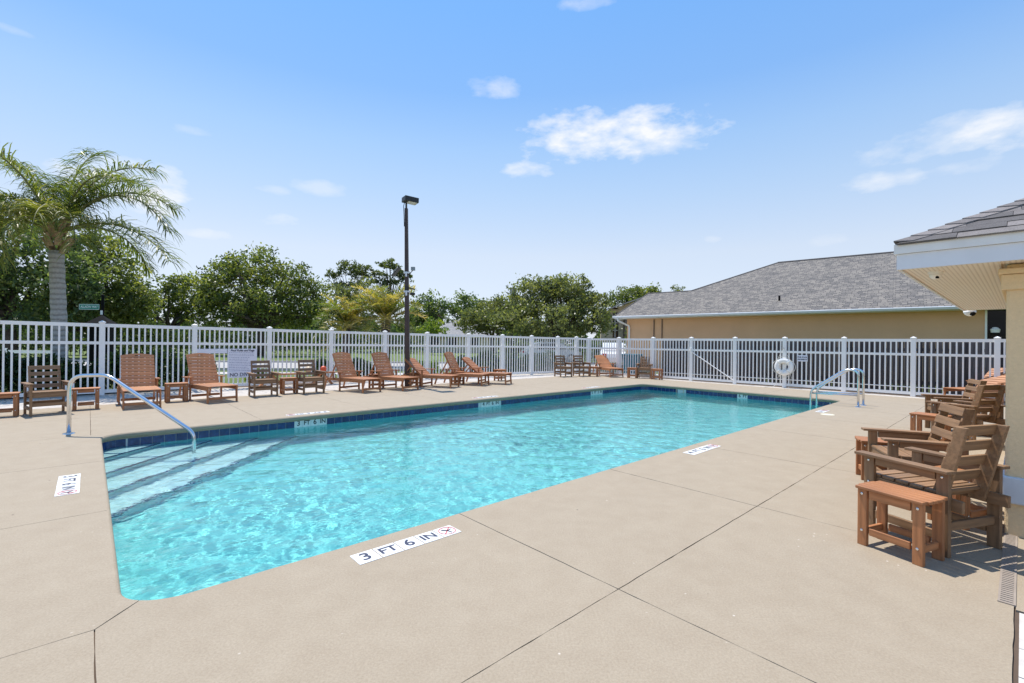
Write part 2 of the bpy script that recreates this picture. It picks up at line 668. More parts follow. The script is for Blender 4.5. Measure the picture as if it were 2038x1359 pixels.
LEAF = {}
LEAF['oak'] = leafmat('oak_leaves', [(0, (.06, .082, .030)), (.35, (.11, .142, .045)), (.7, (.19, .212, .065)), (1, (.28, .28, .09))], .5)
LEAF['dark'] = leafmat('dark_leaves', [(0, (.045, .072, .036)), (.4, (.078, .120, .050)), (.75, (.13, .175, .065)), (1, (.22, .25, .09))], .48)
LEAF['olive'] = leafmat('olive_leaves', [(0, (.085, .100, .050)), (.4, (.145, .162, .070)), (.75, (.215, .23, .095)), (1, (.29, .29, .12))], .48)
LEAF['pine'] = leafmat('pine_needles', [(0, (.045, .065, .034)), (.5, (.09, .118, .05)), (1, (.18, .195, .07))], .45)
LEAF['hedge'] = leafmat('hedge_leaves', [(0, (.015, .032, .014)), (.5, (.036, .070, .022)), (.85, (.09, .145, .03)), (1, (.22, .27, .06))])
LEAF['palm'] = leafmat('palm_leaflets', [(0, (.045, .075, .026)), (.4, (.10, .135, .034)), (.8, (.20, .21, .05)), (1, (.30, .27, .09))], .45)
LEAF['date'] = leafmat('yellow_palm_leaflets', [(0, (.06, .10, .022)), (.4, (.16, .19, .04)), (.75, (.34, .27, .06)), (1, (.48, .36, .14))], .45)
LEAF['lime'] = leafmat('lime_shrub_leaves', [(0, (.06, .11, .025)), (.5, (.17, .24, .04)), (1, (.36, .38, .06))], .4)

# ---------------------------------------------------------------- pool frame of reference
O_ = G(238.5, 1220)
ANG = R(42.32)
UX = Vector((math.cos(ANG), math.sin(ANG), 0))
VX = Vector((-math.sin(ANG), math.cos(ANG), 0))
POOL_L, POOL_W, RC = 14.75, 6.04, 0.30
WATER_Z = -0.205


def P(u, v, z=0.0):
    return Vector((O_.x, O_.y, 0)) + UX * u + VX * v + Vector((0, 0, z))


def UV(p):
    d = Vector((p[0] - O_.x, p[1] - O_.y, 0))
    return d.dot(UX), d.dot(VX)


DU, DV = UV(G(240, 1212))            # the building's lines were measured from this point
M_POOL = Matrix.Translation(P(0, 0)) @ Matrix.Rotation(ANG, 4, 'Z')     # (u,v,z) -> world


def arc(cx, cy, r, a0, a1, n=8):
    return [(cx + r * math.cos(R(a0 + (a1 - a0) * i / n)), cy + r * math.sin(R(a0 + (a1 - a0) * i / n))) for i in range(n + 1)]


def outline(e=0.0):
    """pool edge grown by e, counter-clockwise"""
    r = RC + e
    return (arc(RC, RC, r, 180, 270) + arc(POOL_L - RC, RC, r, 270, 360) +
            arc(POOL_L - RC, POOL_W - RC, r, 0, 90) + arc(RC, POOL_W - RC, r, 90, 180))


def inset(poly, d):
    n = len(poly)
    out = []
    for i in range(n):
        a, b_, c_ = Vector(poly[i - 1]), Vector(poly[i]), Vector(poly[(i + 1) % n])
        e1, e2 = (b_ - a).normalized(), (c_ - b_).normalized()
        n1, n2 = Vector((-e1.y, e1.x)), Vector((-e2.y, e2.x))
        k = n1 + n2
        k = k / max(.3, k.length_squared) * 2 if k.length > 1e-6 else n1
        q = b_ + k * d
        out.append((q.x, q.y))
    return out


# ---------------------------------------------------------------- ground, deck
deck = empty('pool_deck')
tag(deck, kind='structure')
deck.matrix_world = M_POOL
U0, U1, V0, V1 = -9.0, 17.05, -12.0, 10.25          # coated deck
US = [-9.0, -7.0, -4.6, -2.3, 0.0, 2.19, 4.32, 6.36, 8.5, 10.6, 12.7, POOL_L, 17.05]
h = RC * (1 - math.cos(R(45)))                      # where the diagonal joint meets the rounded corner


def slab(poly):
    poly = inset(poly, random.uniform(.0022, .0042))
    q_ = []
    for i_ in range(len(poly)):
        a_, c_ = Vector(poly[i_]), Vector(poly[(i_ + 1) % len(poly)])
        n_ = max(1, int((c_ - a_).length / .10))
        for j_ in range(n_):
            w_ = a_.lerp(c_, j_ / n_)
            r__ = .0022 if j_ else 0
            q_.append((w_.x + random.uniform(-r__, r__), w_.y + random.uniform(-r__, r__)))
    poly = q_
    mb = MB()
    mb.prism(poly, -.09, 0)
    return mb.build('slab', MAT['deck'], deck)


def pool_arc(corner, first):
    """half of the rounded corner, from the straight edge to the diagonal (or back)"""
    cx = RC if 'l' in corner else POOL_L - RC
    cy = RC if 'n' in corner else POOL_W - RC
    a = {'nl': 180, 'nr': 270, 'fr': 0, 'fl': 90}[corner]
    return arc(cx, cy, RC, a, a + 45, 5) if first else arc(cx, cy, RC, a + 45, a + 90, 5)


K = -.1
VM = -1.6
# near strip between pool and long joint
for i in range(4, len(US) - 2):
    a, b_ = US[i], US[i + 1]
    lo = K if i == 4 else a
    hi = POOL_L - K if i == len(US) - 3 else b_
    poly = [(lo, VM), (hi, VM)]
    if i == len(US) - 3:
        poly += [(POOL_L - K, K)] + pool_arc('nr', True)[::-1]
    else:
        poly += [(b_, 0)]
    if i == 4:
        poly += pool_arc('nl', False)[::-1] + [(K, K)]
    else:
        poly += [(a, 0)]
    slab(poly)
# strip beyond the long joint, and a further one towards the building
VB = -3.222 + DV
for (va, vb) in ((VB, VM), (-7.0, VB), (V0, -7.0)):
    for i in range(len(US) - 1):
        a, b_ = US[i], US[i + 1]
        if va == -7.0 and 3 < i < 6:
            continue
        a = K if a == 0 else a
        b_ = K if b_ == 0 else b_
        a = POOL_L - K if a == POOL_L else a
        b_ = POOL_L - K if b_ == POOL_L else b_
        if va < -3.3 and a > 1 and b_ < 12:
            continue                                # the clubhouse, its drain and pavers stand there
        slab([(a, va), (b_, va), (b_, vb), (a, vb)])
# left end
VL = [K, 1.98, 4.1, POOL_W - K]
for j in range(3):
    va, vb = VL[j], VL[j + 1]
    for i in range(0, 4):
        a, b_ = US[i], US[i + 1]
        if i < 3:
            slab([(a, va), (b_, va), (b_, vb), (a, vb)])
            continue
        poly = [(a, va)]
        if j == 0:
            poly += [(K, K)] + pool_arc('nl', True)[::-1] + [(0, vb)]
        elif j == 2:
            poly += [(0, va)] + pool_arc('fl', False)[::-1] + [(K, POOL_W - K)]
        else:
            poly += [(0, va), (0, vb)]
        poly += [(a, vb)]
        slab(poly)
for i in range(0, 4):
    b_ = K if i == 3 else US[i + 1]
    slab([(US[i], VM), (b_, VM), (b_, K), (US[i], K)])
# far strip, from the pool to the pale paving
for (va, vb) in ((POOL_W, 8.2), (8.2, V1)):
    for i in range(0, len(US) - 1):
        a, b_ = US[i], US[i + 1]
        lo = K if a == 0 else (POOL_L - K if a == POOL_L else a)
        hi = K if b_ == 0 else (POOL_L - K if b_ == POOL_L else b_)
        if va == POOL_W and 4 <= i <= len(US) - 3:
            poly = []
            if i == 4:
                poly += [(K, POOL_W - K)] + pool_arc('fl', True)[::-1]
            else:
                poly += [(a, POOL_W)]
            if i == len(US) - 3:
                poly += pool_arc('fr', False)[::-1] + [(POOL_L - K, POOL_W - K)]
            else:
                poly += [(b_, POOL_W)]
            poly += [(hi, vb), (lo, vb)]
            slab(poly)
        else:
            v0_ = POOL_W - K if va == POOL_W else va
            slab([(lo, v0_), (hi, v0_), (hi, vb), (lo, vb)])
# right end
VR = [VM, K, 2.0, 4.1, POOL_W - K]
for j in range(4):
    va, vb = VR[j], VR[j + 1]
    if j == 0:
        slab([(POOL_L - K, va), (U1, va), (U1, vb), (POOL_L - K, vb)])
        continue
    poly = []
    if j == 1:
        poly = [(POOL_L - K, K), (U1, K), (U1, vb), (POOL_L, vb)] + pool_arc('nr', False)[::-1]
    elif j == 3:
        poly = [(POOL_L, va), (U1, va), (U1, vb), (POOL_L - K, POOL_W - K)] + pool_arc('fr', True)[::-1]
    else:
        poly = [(POOL_L, va), (U1, va), (U1, vb), (POOL_L, vb)]
    slab(poly)
# the bed below the joints, a frame round the pool
mb = MB()
ol = outline(.03)
big = [(-9.3, -12.3), (17.9, -12.3), (17.9, 13.4), (-9.3, 13.4)]


def ringfaces(inner, outer, z, mb):
    """sheet between a closed inner outline and a surrounding rectangle"""
    n = len(inner)
    (xa, ya), (xb, _), (_, yb) = outer[0], outer[1], outer[2]

    def proj(p):
        cx, cy = POOL_L / 2, POOL_W / 2
        dx, dy = p[0] - cx, p[1] - cy
        s = min((((xb if dx > 0 else xa) - cx) / dx) if abs(dx) > 1e-9 else 1e9,
                (((yb if dy > 0 else ya) - cy) / dy) if abs(dy) > 1e-9 else 1e9)
        return (cx + dx * s, cy + dy * s)
    o_ = [proj(p) for p in inner]
    vs = [(p[0], p[1], z) for p in inner] + [(p[0], p[1], z) for p in o_]
    mb.add(vs, [(i, n + i, n + (i + 1) % n, (i + 1) % n) for i in range(n)])
    # rectangle corners
    for cxy in outer:
        best = min(range(n), key=lambda i: (o_[i][0] - cxy[0]) ** 2 + (o_[i][1] - cxy[1]) ** 2)


def dens(poly, step=.5):
    out = []
    for i in range(len(poly)):
        a, b_ = Vector(poly[i]), Vector(poly[(i + 1) % len(poly)])
        k = max(1, int((b_ - a).length / step))
        out += [tuple(a.lerp(b_, j / k)) for j in range(k)]
    return out


ringfaces(dens(ol, .4), big, -.012, mb)
bed = mb.build('joint_bed', MAT['joint'], deck)

# pale paving along the fence: pavers near enough to tell apart are single pieces
def paving(name, u0, u1, v0, v1, du, dv, parent, z=-.004):
    v = v0
    k = 0
    while v < v1 - .02:
        u = u0 - (du / 2 if k % 2 else 0)
        while u < u1:
            a, b_ = max(u, u0), min(u + du, u1)
            if b_ - a > .03:
                mb_ = MB()
                mb_.prism([(a + .003, v + .003), (b_ - .003, v + .003), (b_ - .003, min(v + dv, v1) - .003), (a + .003, min(v + dv, v1) - .003)], -.07, z + random.uniform(-.003, .003))
                mb_.build(name, MAT['band'] if du > .35 else MAT['paver'], parent)
            u += du
        v += dv
        k += 1


paving('paver', -5.0, 17.3, V1 + .005, 12.75, 1.0, .5, deck)
mb = MB()
mb.prism([(17.055, -12), (17.62, -12), (17.62, 10.24), (17.055, 10.24)], -.07, -.006)
mb.build('mow_strip', MAT['band'], deck)
paving('paver', .0, 3.65, -4.4, VB - .014, .29, .19, deck, .001)
mb = MB()
mb.prism([(-.1, -7), (2.0, -7), (2.0, -4.41), (-.1, -4.41)], -.09, 0)
mb.build('slab', MAT['deck'], deck)
mb = MB()
mb.prism([(3.67, -7), (5.3, -7), (5.3, VB - .004), (3.67, VB - .004)], -.09, 0)
mb.prism([(11.2, -7), (12.0, -7), (12.0, -3.2), (11.2, -3.2)], -.09, 0)
mb.build('slab', MAT['deck'], deck)
# slotted drain channel by the column
dr = empty('trench_drain')
tag(dr, 'narrow slotted floor drain running past the yellow column base', 'drain')
dr.matrix_world = M_POOL @ Matrix.Translation((DU, DV, 0))
mb = MB()
mb.prism([(3.72, -3.222), (11.1, -3.222), (11.1, -3.158), (3.72, -3.158)], -.01, .0015)
mb.build('channel', MAT['joint'], dr)
mb = MB()
u = 3.72
while u < 11.0:
    mb.box((u, -3.19, .002), (.022, .052, .008))
    u += .032
mb.box((7.41, -3.159, .0), (7.4, .010, .012))
mb.box((7.41, -3.221, .0), (7.4, .010, .012))
g_ = mb.build('grating', simple('grating_grey', (.30, .25, .205), .8), dr)
g_['kind'] = 'stuff'

# ground beyond: a lawn sheet with an opening under the deck
ground = empty('ground')
tag(ground, kind='structure')
mb = MB()
S = 400
c4 = [P(-9.2, -12.2), P(17.75, -12.2), P(17.75, 13.2), P(-9.2, 13.2)]
o4 = [P(-S, -S), P(S, -S), P(S, S), P(-S, S)]
mb.add([(*p.xy, -.06) for p in c4 + o4], [(0, 4, 5, 1), (1, 5, 6, 2), (2, 6, 7, 3), (3, 7, 4, 0)])
mb.build('lawn', MAT['lawn'], ground)
mb = MB()
mb.add([(*p_.xy, -.05) for p_ in (P(17.63, -12), P(19.2, -12), P(19.2, 11.2), P(17.63, 11.2))], [(0, 1, 2, 3)])
mb.add([(*p_.xy, -.052) for p_ in (P(-9, 12.76), P(17.4, 12.76), P(17.4, 13.9), P(-9, 13.9))], [(0, 1, 2, 3)])
mu = mb.build('dark_ground_strip', simple('dark_ground', (.055, .04, .03), .95, .5, 25, bmp=.8), ground)  # dark sheets laid along the fences so the gap below the rails reads dark
# street beyond the left fence with kerbs
road = MB()
road.box((0, 0, -.05), (160, 8.0, .012))
ro = road.build('road', MAT['asphalt'])
tag(ro, kind='structure')
RY = 27.5
ro.location = (-6, RY, 0)
ro.rotation_euler = (0, 0, R(6))
for s in (-1, 1):
    kb = MB()
    kb.box((0, s * 4.08, .0), (160, .16, .13))
    k = kb.build('kerb', MAT['band'], ro)
walk = MB()
walk.box((-6, 21.6, -.05), (60, 1.3, .016))
wk = walk.build('pavement', MAT['band'])
tag(wk, kind='structure')
wk.rotation_euler = (0, 0, R(5))

# ---------------------------------------------------------------- pool
pool = empty('pool_basin')
tag(pool, kind='structure')
pool.matrix_world = M_POOL


def depth(u):
    if u < 9:
        return WATER_Z - 1.02 - .025 * u
    return WATER_Z - 1.245 - min(1, (u - 9) / 4.5) * .55


mb = MB()
ol = dens(outline(.02), .5)
n = len(ol)
zs = [-.075, -.23]
vs = [(p[0], p[1], z) for z in zs for p in ol] + [(p[0], p[1], depth(p[0])) for p in ol]
fs = []
for k in range(2):
    for i in range(n):
        j = (i + 1) % n
        fs.append((k * n + j, k * n + i, (k + 1) * n + i, (k + 1) * n + j))
mb.add(vs, fs)
wall = mb.build('wall', MAT['plaster'], pool)
mb = MB()
us_ = np.linspace(-.05, POOL_L + .05, 60)
for i in range(59):
    a, b_ = us_[i], us_[i + 1]
    mb.add([(a, -.05, depth(a)), (b_, -.05, depth(b_)), (b_, POOL_W + .05, depth(b_)), (a, POOL_W + .05, depth(a))], [(0, 1, 2, 3)])
floor_ = mb.build('floor', MAT['plaster'], pool)
# coping lip: rounded concrete edge under the slabs, standing a little proud of the tiles
mb = MB()
oa, ob = dens(outline(-.012), .5), dens(outline(.05), .5)
prof = []
o1 = dens(outline(0), .5)


def scaled(e):
    base = dens(outline(0), .5)
    nn = len(base)
    res = []
    for i in range(nn):
        a, c_ = Vector(base[i - 1]), Vector(base[(i + 1) % nn])
        d = (c_ - a).normalized()
        nrm = Vector((d.y, -d.x))
        res.append((base[i][0] + nrm.x * e, base[i][1] + nrm.y * e))
    return res


prof = [(.007, -.0018), (-.004, -.005), (-.014, -.014), (-.018, -.035), (-.014, -.062), (.0, -.074), (.03, -.076)]
n = len(o1)
vs = []
for e, z in prof:
    vs += [(x, y, z) for x, y in scaled(e)]
fs = []
for k in range(len(prof) - 1):
    for i in range(n):
        j = (i + 1) % n
        fs.append((k * n + i, k * n + j, (k + 1) * n + j, (k + 1) * n + i)[::-1])
mb.add(vs, fs)
mb.build('coping', MAT['coping'], pool, smooth=True)

# waterline tiles, one by one on the two walls the camera faces and round the far left corner
tb = .152


def band_tile(p, d, wid, mat, name='tile', hgt=.148):
    """tile on the wall at pool point p, running along d, facing into the pool"""
    d = Vector((d[0], d[1], 0))
    mb_ = MB()
    mb_.box((0, 0, 0), (wid - .006, .008, hgt))
    o = mb_.build(name, mat, pool, bevel=.0015)
    o.location = (p[0], p[1], -.078 - hgt / 2)
    o.rotation_euler = (0, 0, math.atan2(d.y, d.x))
    return o


def u_on_far(px, py):
    q = ONP(px, py, P(0, POOL_W), VX)
    return UV(q)[0]


def v_on_right(px, py):
    q = ONP(px, py, P(POOL_L, 0), UX)
    return UV(q)[1]


MARKS_FAR = [(u_on_far(586, 842), u_on_far(650, 835), ['3', 'FT', '6', 'IN']),
             (u_on_far(958, 808), u_on_far(994, 803), ['4', 'FT', '6', 'IN']),
             (u_on_far(1176, 786), u_on_far(1199, 783), ['5', 'FT', '3', 'IN'])]
vm6 = v_on_right(1477, 793)
SKIM_V = v_on_right(1353, 775)
tile_me = None
u = RC + .02
while u < POOL_L - RC - .02:
    mid = u + tb / 2
    mk = [mm for mm in MARKS_FAR if mm[0] - .03 < mid < mm[0] + 4 * tb + .03]
    if not mk:
        if tile_me is None:
            o = band_tile((mid, POOL_W + .012), (1, 0), tb, MAT['tile_blue'])
            tile_me = o
        else:
            o = tile_me.copy()
            col.objects.link(o)
            o.location = (mid, POOL_W + .012, -.152)
    u += tb
v = RC + .02
while v < POOL_W - RC - .02:
    mid = v + tb / 2
    if abs(mid - vm6) > tb and abs(mid - SKIM_V) > .16:
        o = tile_me.copy()
        col.objects.link(o)
        o.location = (POOL_L + .012, mid, -.152)
        o.rotation_euler = (0, 0, R(90))
    v += tb
for (cx, cy, a0) in ((RC, POOL_W - RC, 90), (POOL_L - RC, POOL_W - RC, 0), (POOL_L - RC, RC, 270)):
    for k in range(4):
        a = R(a0 + 11.25 + 22.5 * k)
        band_tile((cx + (RC + .012) * math.cos(a), cy + (RC + .012) * math.sin(a)), (-math.sin(a), math.cos(a)), .136, MAT['tile_blue'])
v = RC
while v < POOL_W - RC - .02:
    o = tile_me.copy()
    col.objects.link(o)
    o.location = (-.012, v + tb / 2, -.152)
    o.rotation_euler = (0, 0, R(90))
    v += tb
# grout behind the tiles
mb = MB()
og = dens(outline(.014), .5)
n = len(og)
mb.add([(p[0], p[1], z) for z in (-.074, -.232) for p in og], [((i + 1) % n, i, n + i, n + (i + 1) % n) for i in range(n)])
mb.build('grout', MAT['grout'], pool)

WALLM = Matrix.Rotation(R(90), 4, 'X')


def wall_marker(p, d, texts, label):
    """white depth tiles set in the tile band"""
    dv = Vector((d[0], d[1], 0))
    for k, s in enumerate(texts):
        c = Vector((p[0], p[1], 0)) + dv * (tb * (k + .5))
        o = band_tile((c.x, c.y), d, tb, MAT['tile_white'], 'depth_tile')
        fo = font(s, .135 if len(s) == 1 else .115, MAT['black'], Matrix.Translation((0, -.0052, .015)) @ WALLM, o, sx=.95)


for mk in MARKS_FAR:
    wall_marker((mk[0], POOL_W + .010), (1, 0), mk[2], '')
wall_marker((POOL_L + .010, vm6 + tb), (0, -1), ['6', 'FT'], '')
# skimmer mouth
mb = MB()
for dv_, dz, sy, sz in ((0, .062, .28, .02), (0, -.062, .28, .02), (.13, 0, .02, .106), (-.13, 0, .02, .106)):
    mb.box((POOL_L + .012, SKIM_V + dv_, -.152 + dz), (.02, sy, sz))
mb.build('skimmer_frame', MAT['stucco_beige'], pool)
mb = MB()
mb.box((POOL_L + .03, SKIM_V, -.152), (.01, .25, .11))
mb.build('skimmer_mouth', MAT['black_metal'], pool)

# corner steps: treads cut at 45 degrees across the far left corner
STEPC = [5.32, 4.62, 3.92, 3.25]
TREADZ = [WATER_Z - .06, WATER_Z - .30, WATER_Z - .54, WATER_Z - .78]
for k, c in enumerate(STEPC):
    z = TREADZ[k]
    c_up = STEPC[k - 1] if k else None
    poly = [(-.01, c), (POOL_W - c + .01, POOL_W + .02), (-.01, POOL_W + .02)]
    mb = MB()
    mb.prism(poly, z - .9 if k == 3 else z - .26, z)
    mb.build('step', MAT['step'], pool)
    mb = MB()
    nn = Vector((1, -1, 0)).normalized()
    a = Vector((0, c, z - .016)) + nn * .003
    b_ = Vector((POOL_W - c, POOL_W, z - .016)) + nn * .003
    mb.bar(a, b_, .012, .036)
    mb.bar(a - nn * .012 + Vector((0, 0, .020)), b_ - nn * .012 + Vector((0, 0, .020)), .03, .006)
    mb.build('step_edge', MAT['tile_blue'], pool)
for o in pool.children:
    o.cycles.is_caustics_receiver = True

# water surface with real ripples
st = .02
us_ = np.arange(-.03, POOL_L + .03, st)
vs_ = np.arange(-.03, POOL_W + .03, st)
UU, VV = np.meshgrid(us_, vs_, indexing='ij')
Z = np.zeros_like(UU)
calm = .55 + .45 * (np.sin(UU * .55 + 1.0) * np.cos(VV * .7 + .4) + .3 * np.sin(UU * 1.7 + VV)) ** 2
calm = calm * (.30 + .70 * np.clip((UU + (POOL_W - VV) - 1.8) / 3.2, 0, 1))      # stiller over the steps
calm = calm * (1 - .45 * np.clip((UU - 8.5) / 3.5, 0, 1))                        # smoother in the deep end
for i in range(100):
    lam, slope = (RNG.uniform(.22, .6), .0105) if i < 40 else (RNG.uniform(.09, .2), .0085)
    th = RNG.normal(1.0, 1.0)
    k = 2 * np.pi / lam
    Z += slope / k * RNG.uniform(.6, 1.3) * np.sin(k * (UU * np.cos(th) + VV * np.sin(th)) + RNG.uniform(0, 6.28) + .6 * np.sin(UU * RNG.uniform(.5, 1.5) + VV * RNG.uniform(.5, 1.5)))
Z = Z * calm + WATER_Z
n_, m_ = UU.shape
idx = np.arange(n_ * m_).reshape(n_, m_)
F = np.stack([idx[:-1, :-1], idx[1:, :-1], idx[1:, 1:], idx[:-1, 1:]], -1).reshape(-1, 4)
water = fastmesh('water', np.stack([UU, VV, Z], -1).reshape(-1, 3), F, MAT['water'], smooth=True)
water.matrix_world = M_POOL
tag(water, kind='structure')
water.cycles.is_caustics_caster = True


# ---------------------------------------------------------------- depth markers set in the deck
def deck_marker(u, v, dirv, texts, label, size=.163):
    """row of white tiles on the deck, text reading along dirv with its top towards the pool"""
    d = Vector((dirv[0], dirv[1], 0))
    root = empty('depth_marker', label=label, cat='depth marker', group='white depth markers in the deck')
    root.matrix_world = M_POOL @ Matrix.Translation((u, v, 0)) @ Matrix.Rotation(math.atan2(d.y, d.x), 4, 'Z')
    for k, s in enumerate(texts):
        mb_ = MB()
        mb_.box((size * (k + .5), random.uniform(-.002, .002), .0015), (size - .008, size, .005))
        o = mb_.build('tile', MAT['tile_white'], root, bevel=.001)
        if s == 'X':
            mb2 = MB()
            mb2.tube([(size * (k + .5) + .064 * math.cos(a), .064 * math.sin(a), .0045) for a in np.linspace(0, 2 * math.pi, 33)], .0035, 4)
            mb2.bar((size * (k + .5) - .045, -.045, .0045), (size * (k + .5) + .045, .045, .0045), .007, .003)
            mb2.build('no_diving_ring', MAT['red'], o)
            mb3 = MB()
            c = size * (k + .5)
            mb3.bar((c - .03, .035, .0045), (c + .005, -.005, .0045), .016, .003)
            mb3.bar((c + .005, -.005, .0045), (c + .012, -.045, .0045), .010, .003)
            mb3.bar((c + .002, .0, .0045), (c + .04, .012, .0045), .008, .003)
            mb3.build('diver_pictogram', MAT['ink'], o)
        else:
            font(s, .150 if len(s) == 1 else .125, MAT['ink'], Matrix.Translation((size * (k + .5), 0, .0045)), o)
    return root


deck_marker(1.17, -.245, (1, 0), ['3', 'FT', '6', 'IN', 'X'], 'white depth tiles nearest the camera reading 3 FT 6 IN with no diving ring')
deck_marker(5.73, -.235, (1, 0), ['4', 'FT', '6', 'IN', 'X'], 'white depth tiles reading 4 FT 6 IN beside the long pool edge')
deck_marker(-.27, 3.56, (0, -1), ['3', 'FT', '6', 'IN', 'X'], 'white depth tiles on the short end by the pool steps', .168)
deck_marker(11.6, -.235, (1, 0), ['6', 'FT', 'X'], 'white depth tiles on the deck just in front of the pool ladder')
deck_marker(MARKS_FAR[0][0] + .75, POOL_W + .26, (-1, 0), ['3', 'FT', '6', 'IN', 'X'], 'white depth tiles on the far deck nearest the corner steps')
deck_marker(MARKS_FAR[1][0] + .75, POOL_W + .26, (-1, 0), ['4', 'FT', '6', 'IN', 'X'], 'white depth tiles on the far deck in front of the low loungers')
deck_marker(MARKS_FAR[2][0] + .75, POOL_W + .26, (-1, 0), ['5', 'FT', '3', 'IN', 'X'], 'white depth tiles on the far deck in front of the paired armchairs')
lid = MB()
lid.tube([(0, 0, -.01), (0, 0, .004)], .125, 28)
lo = lid.build('skimmer_lid', simple('cream_plastic', (.75, .70, .52), .5))
lo.location = P(*UV(G(1647, 825)))
tag(lo, 'round cream skimmer lid in the deck near the ladder', 'lid')


# ---------------------------------------------------------------- stainless rails
def bezier_path(pts, rad, n=6):
    """polyline with rounded corners"""
    pts = [Vector(p) for p in pts]
    out = [pts[0]]
    for i in range(1, len(pts) - 1):
        a, b_, c = pts[i - 1], pts[i], pts[i + 1]
        r_ = min(rad[i - 1] if isinstance(rad, list) else rad, (a - b_).length * .48, (c - b_).length * .48)
        p, q = b_ + (a - b_).normalized() * r_, b_ + (c - b_).normalized() * r_
        for k in range(n + 1):
            t_ = k / n
            out.append(p * (1 - t_) ** 2 + b_ * 2 * t_ * (1 - t_) + q * t_ ** 2)
    out.append(pts[-1])
    return out


rb = G(137, 863)
rf = G(386, 893, WATER_Z)
dr_ = (rf - rb)
dr_.z = 0
nrm = dr_.cross(Vector((0, 0, 1))).normalized()
hr = empty('handrail', rb, label='bent steel handrail leading down the pool corner steps', cat='handrail')
pp = [rb] + [ONP(x, y, rb, nrm) for x, y in ((142, 748), (214, 746), (388, 861))]
pp[1].x, pp[1].y = rb.x, rb.y
pe = rf.copy()
pe.z = TREADZ[1]
pp[3].x, pp[3].y = rf.x, rf.y
pp.append(pe)
mb = MB()
mb.tube([p - rb for p in bezier_path(pp, [.22, .12, .12], 8)], .027, 14)
mb.build('tube', MAT['steel'], hr, smooth=True)
mb = MB()
mb.tube([(0, 0, 0), (0, 0, .012), (0, 0, .02)], [.075, .07, .035], 20)
mb.build('flange', MAT['steel'], hr, smooth=False)

lf = G(1708, 810)
ld = empty('pool_ladder', lf, label='steel pool ladder with two arched rails at the far right corner', cat='ladder')
up_ = Vector((0, 0, 1))
for k, off in enumerate((Vector((0, 0, 0)), UX * .52)):
    b0 = off
    pth = [b0, b0 + up_ * .86, b0 + VX * .26 + up_ * .88, b0 + VX * .98 + up_ * .33, b0 + VX * .98 - up_ * 1.0]
    mb = MB()
    mb.tube(bezier_path(pth, [.22, .12, .14], 8), .025, 12)
    r_ = mb.build('rail', MAT['steel'], ld, smooth=True)
    mb = MB()
    mb.tube([b0 + up_ * .27, b0 + VX * .98 + up_ * .25], .019, 10)
    mb.build('brace', MAT['steel'], ld, smooth=True)
    mb = MB()
    mb.tube([b0, b0 + up_ * .012, b0 + up_ * .02], [.07, .065, .03], 18)
    mb.build('flange', MAT['steel'], ld)
for k in range(3):
    mb = MB()
    mb.box(VX * .98 + UX * .26 - up_ * (.25 + .27 * k), (.48, .09, .025), Matrix.Rotation(ANG, 3, 'Z'))
    mb.build('tread', MAT['white'], ld)


# ---------------------------------------------------------------- white picket fence
def prim(dims, name, mat):
    mb_ = MB()
    mb_.box((0, 0, 0), dims)
    me = bpy.data.meshes.new(name)
    me.from_pydata(mb_.v, [], mb_.f)
    me.materials.append(mat)
    return me


def post_mesh(hh, wd=.115):
    mb_ = MB()
    mb_.box((0, 0, hh / 2 - .03), (wd, wd, hh - .06))
    return mb_, wd


PICK = {}


def fence_post(parent, p, hh, rz):
    mb_, wd = post_mesh(hh)
    o = mb_.build('post', MAT['white'], parent, bevel=.004)
    o.location, o.rotation_euler = p, (0, 0, rz)
    c = MB()
    c.box((0, 0, hh - .05), (wd + .022, wd + .022, .03))
    a = (wd + .022) / 2
    c.add([(-a, -a, hh - .035), (a, -a, hh - .035), (a, a, hh - .035), (-a, a, hh - .035), (0, 0, hh)],
          [(0, 1, 4), (1, 2, 4), (2, 3, 4), (3, 0, 4)])
    c.build('cap', MAT['white'], o, bevel=.003)
    return o


def fence_bay(parent, a, b_, ha, hb, npick, low_rail=False, skip_ends=True):
    """rails and pickets between two post feet"""
    a, b_ = Vector(a), Vector(b_)
    d = b_ - a
    rz = math.atan2(d.y, d.x)
    L = d.length
    e = d.normalized() * .05

    def rail(fr, th, name='rail', dep=.045):
        mb_ = MB()
        mb_.bar(a + e + Vector((0, 0, fr * ha)), b_ - e + Vector((0, 0, fr * hb)), dep, th)
        mb_.build(name, MAT['white'], parent)
    rail(.935, .085)
    rail(.700, .072)
    rail(.055, .085)
    if low_rail:
        rail(.155, .022)
    for k in range(npick):
        t_ = (k + 1) / (npick + 1)
        p = a.lerp(b_, t_)
        hh = ha + (hb - ha) * t_
        key = round(hh * 50)
        if key not in PICK:
            PICK[key] = prim((.036, .024, hh * .86), 'picket', MAT['white'])
        o = link('picket', PICK[key], parent)
        o.location = (p.x, p.y, hh * .49)
        o.rotation_euler = (0, 0, rz)


LF = [P(-6.0, 12.25), P(-2.0, 12.42), P(0.2, 12.46), P(2.2, 12.55), P(4.3, 12.64), P(6.3, 12.68), P(8.3, 12.62), P(10.2, 12.48), P(12.0, 12.2), P(13.6, 11.9)]


def on_line(px, a, b_):
    """foot point of the vertical at photo column px on the ground line a-b"""
    d = ray(px, 690)
    # (CAM + s d).xy on line
    ax, ay = a.x, a.y
    ex, ey = b_.x - a.x, b_.y - a.y
    s = (ax * ey - ay * ex) / (d.x * ey - d.y * ex)
    return Vector((d.x * s, d.y * s, 0))


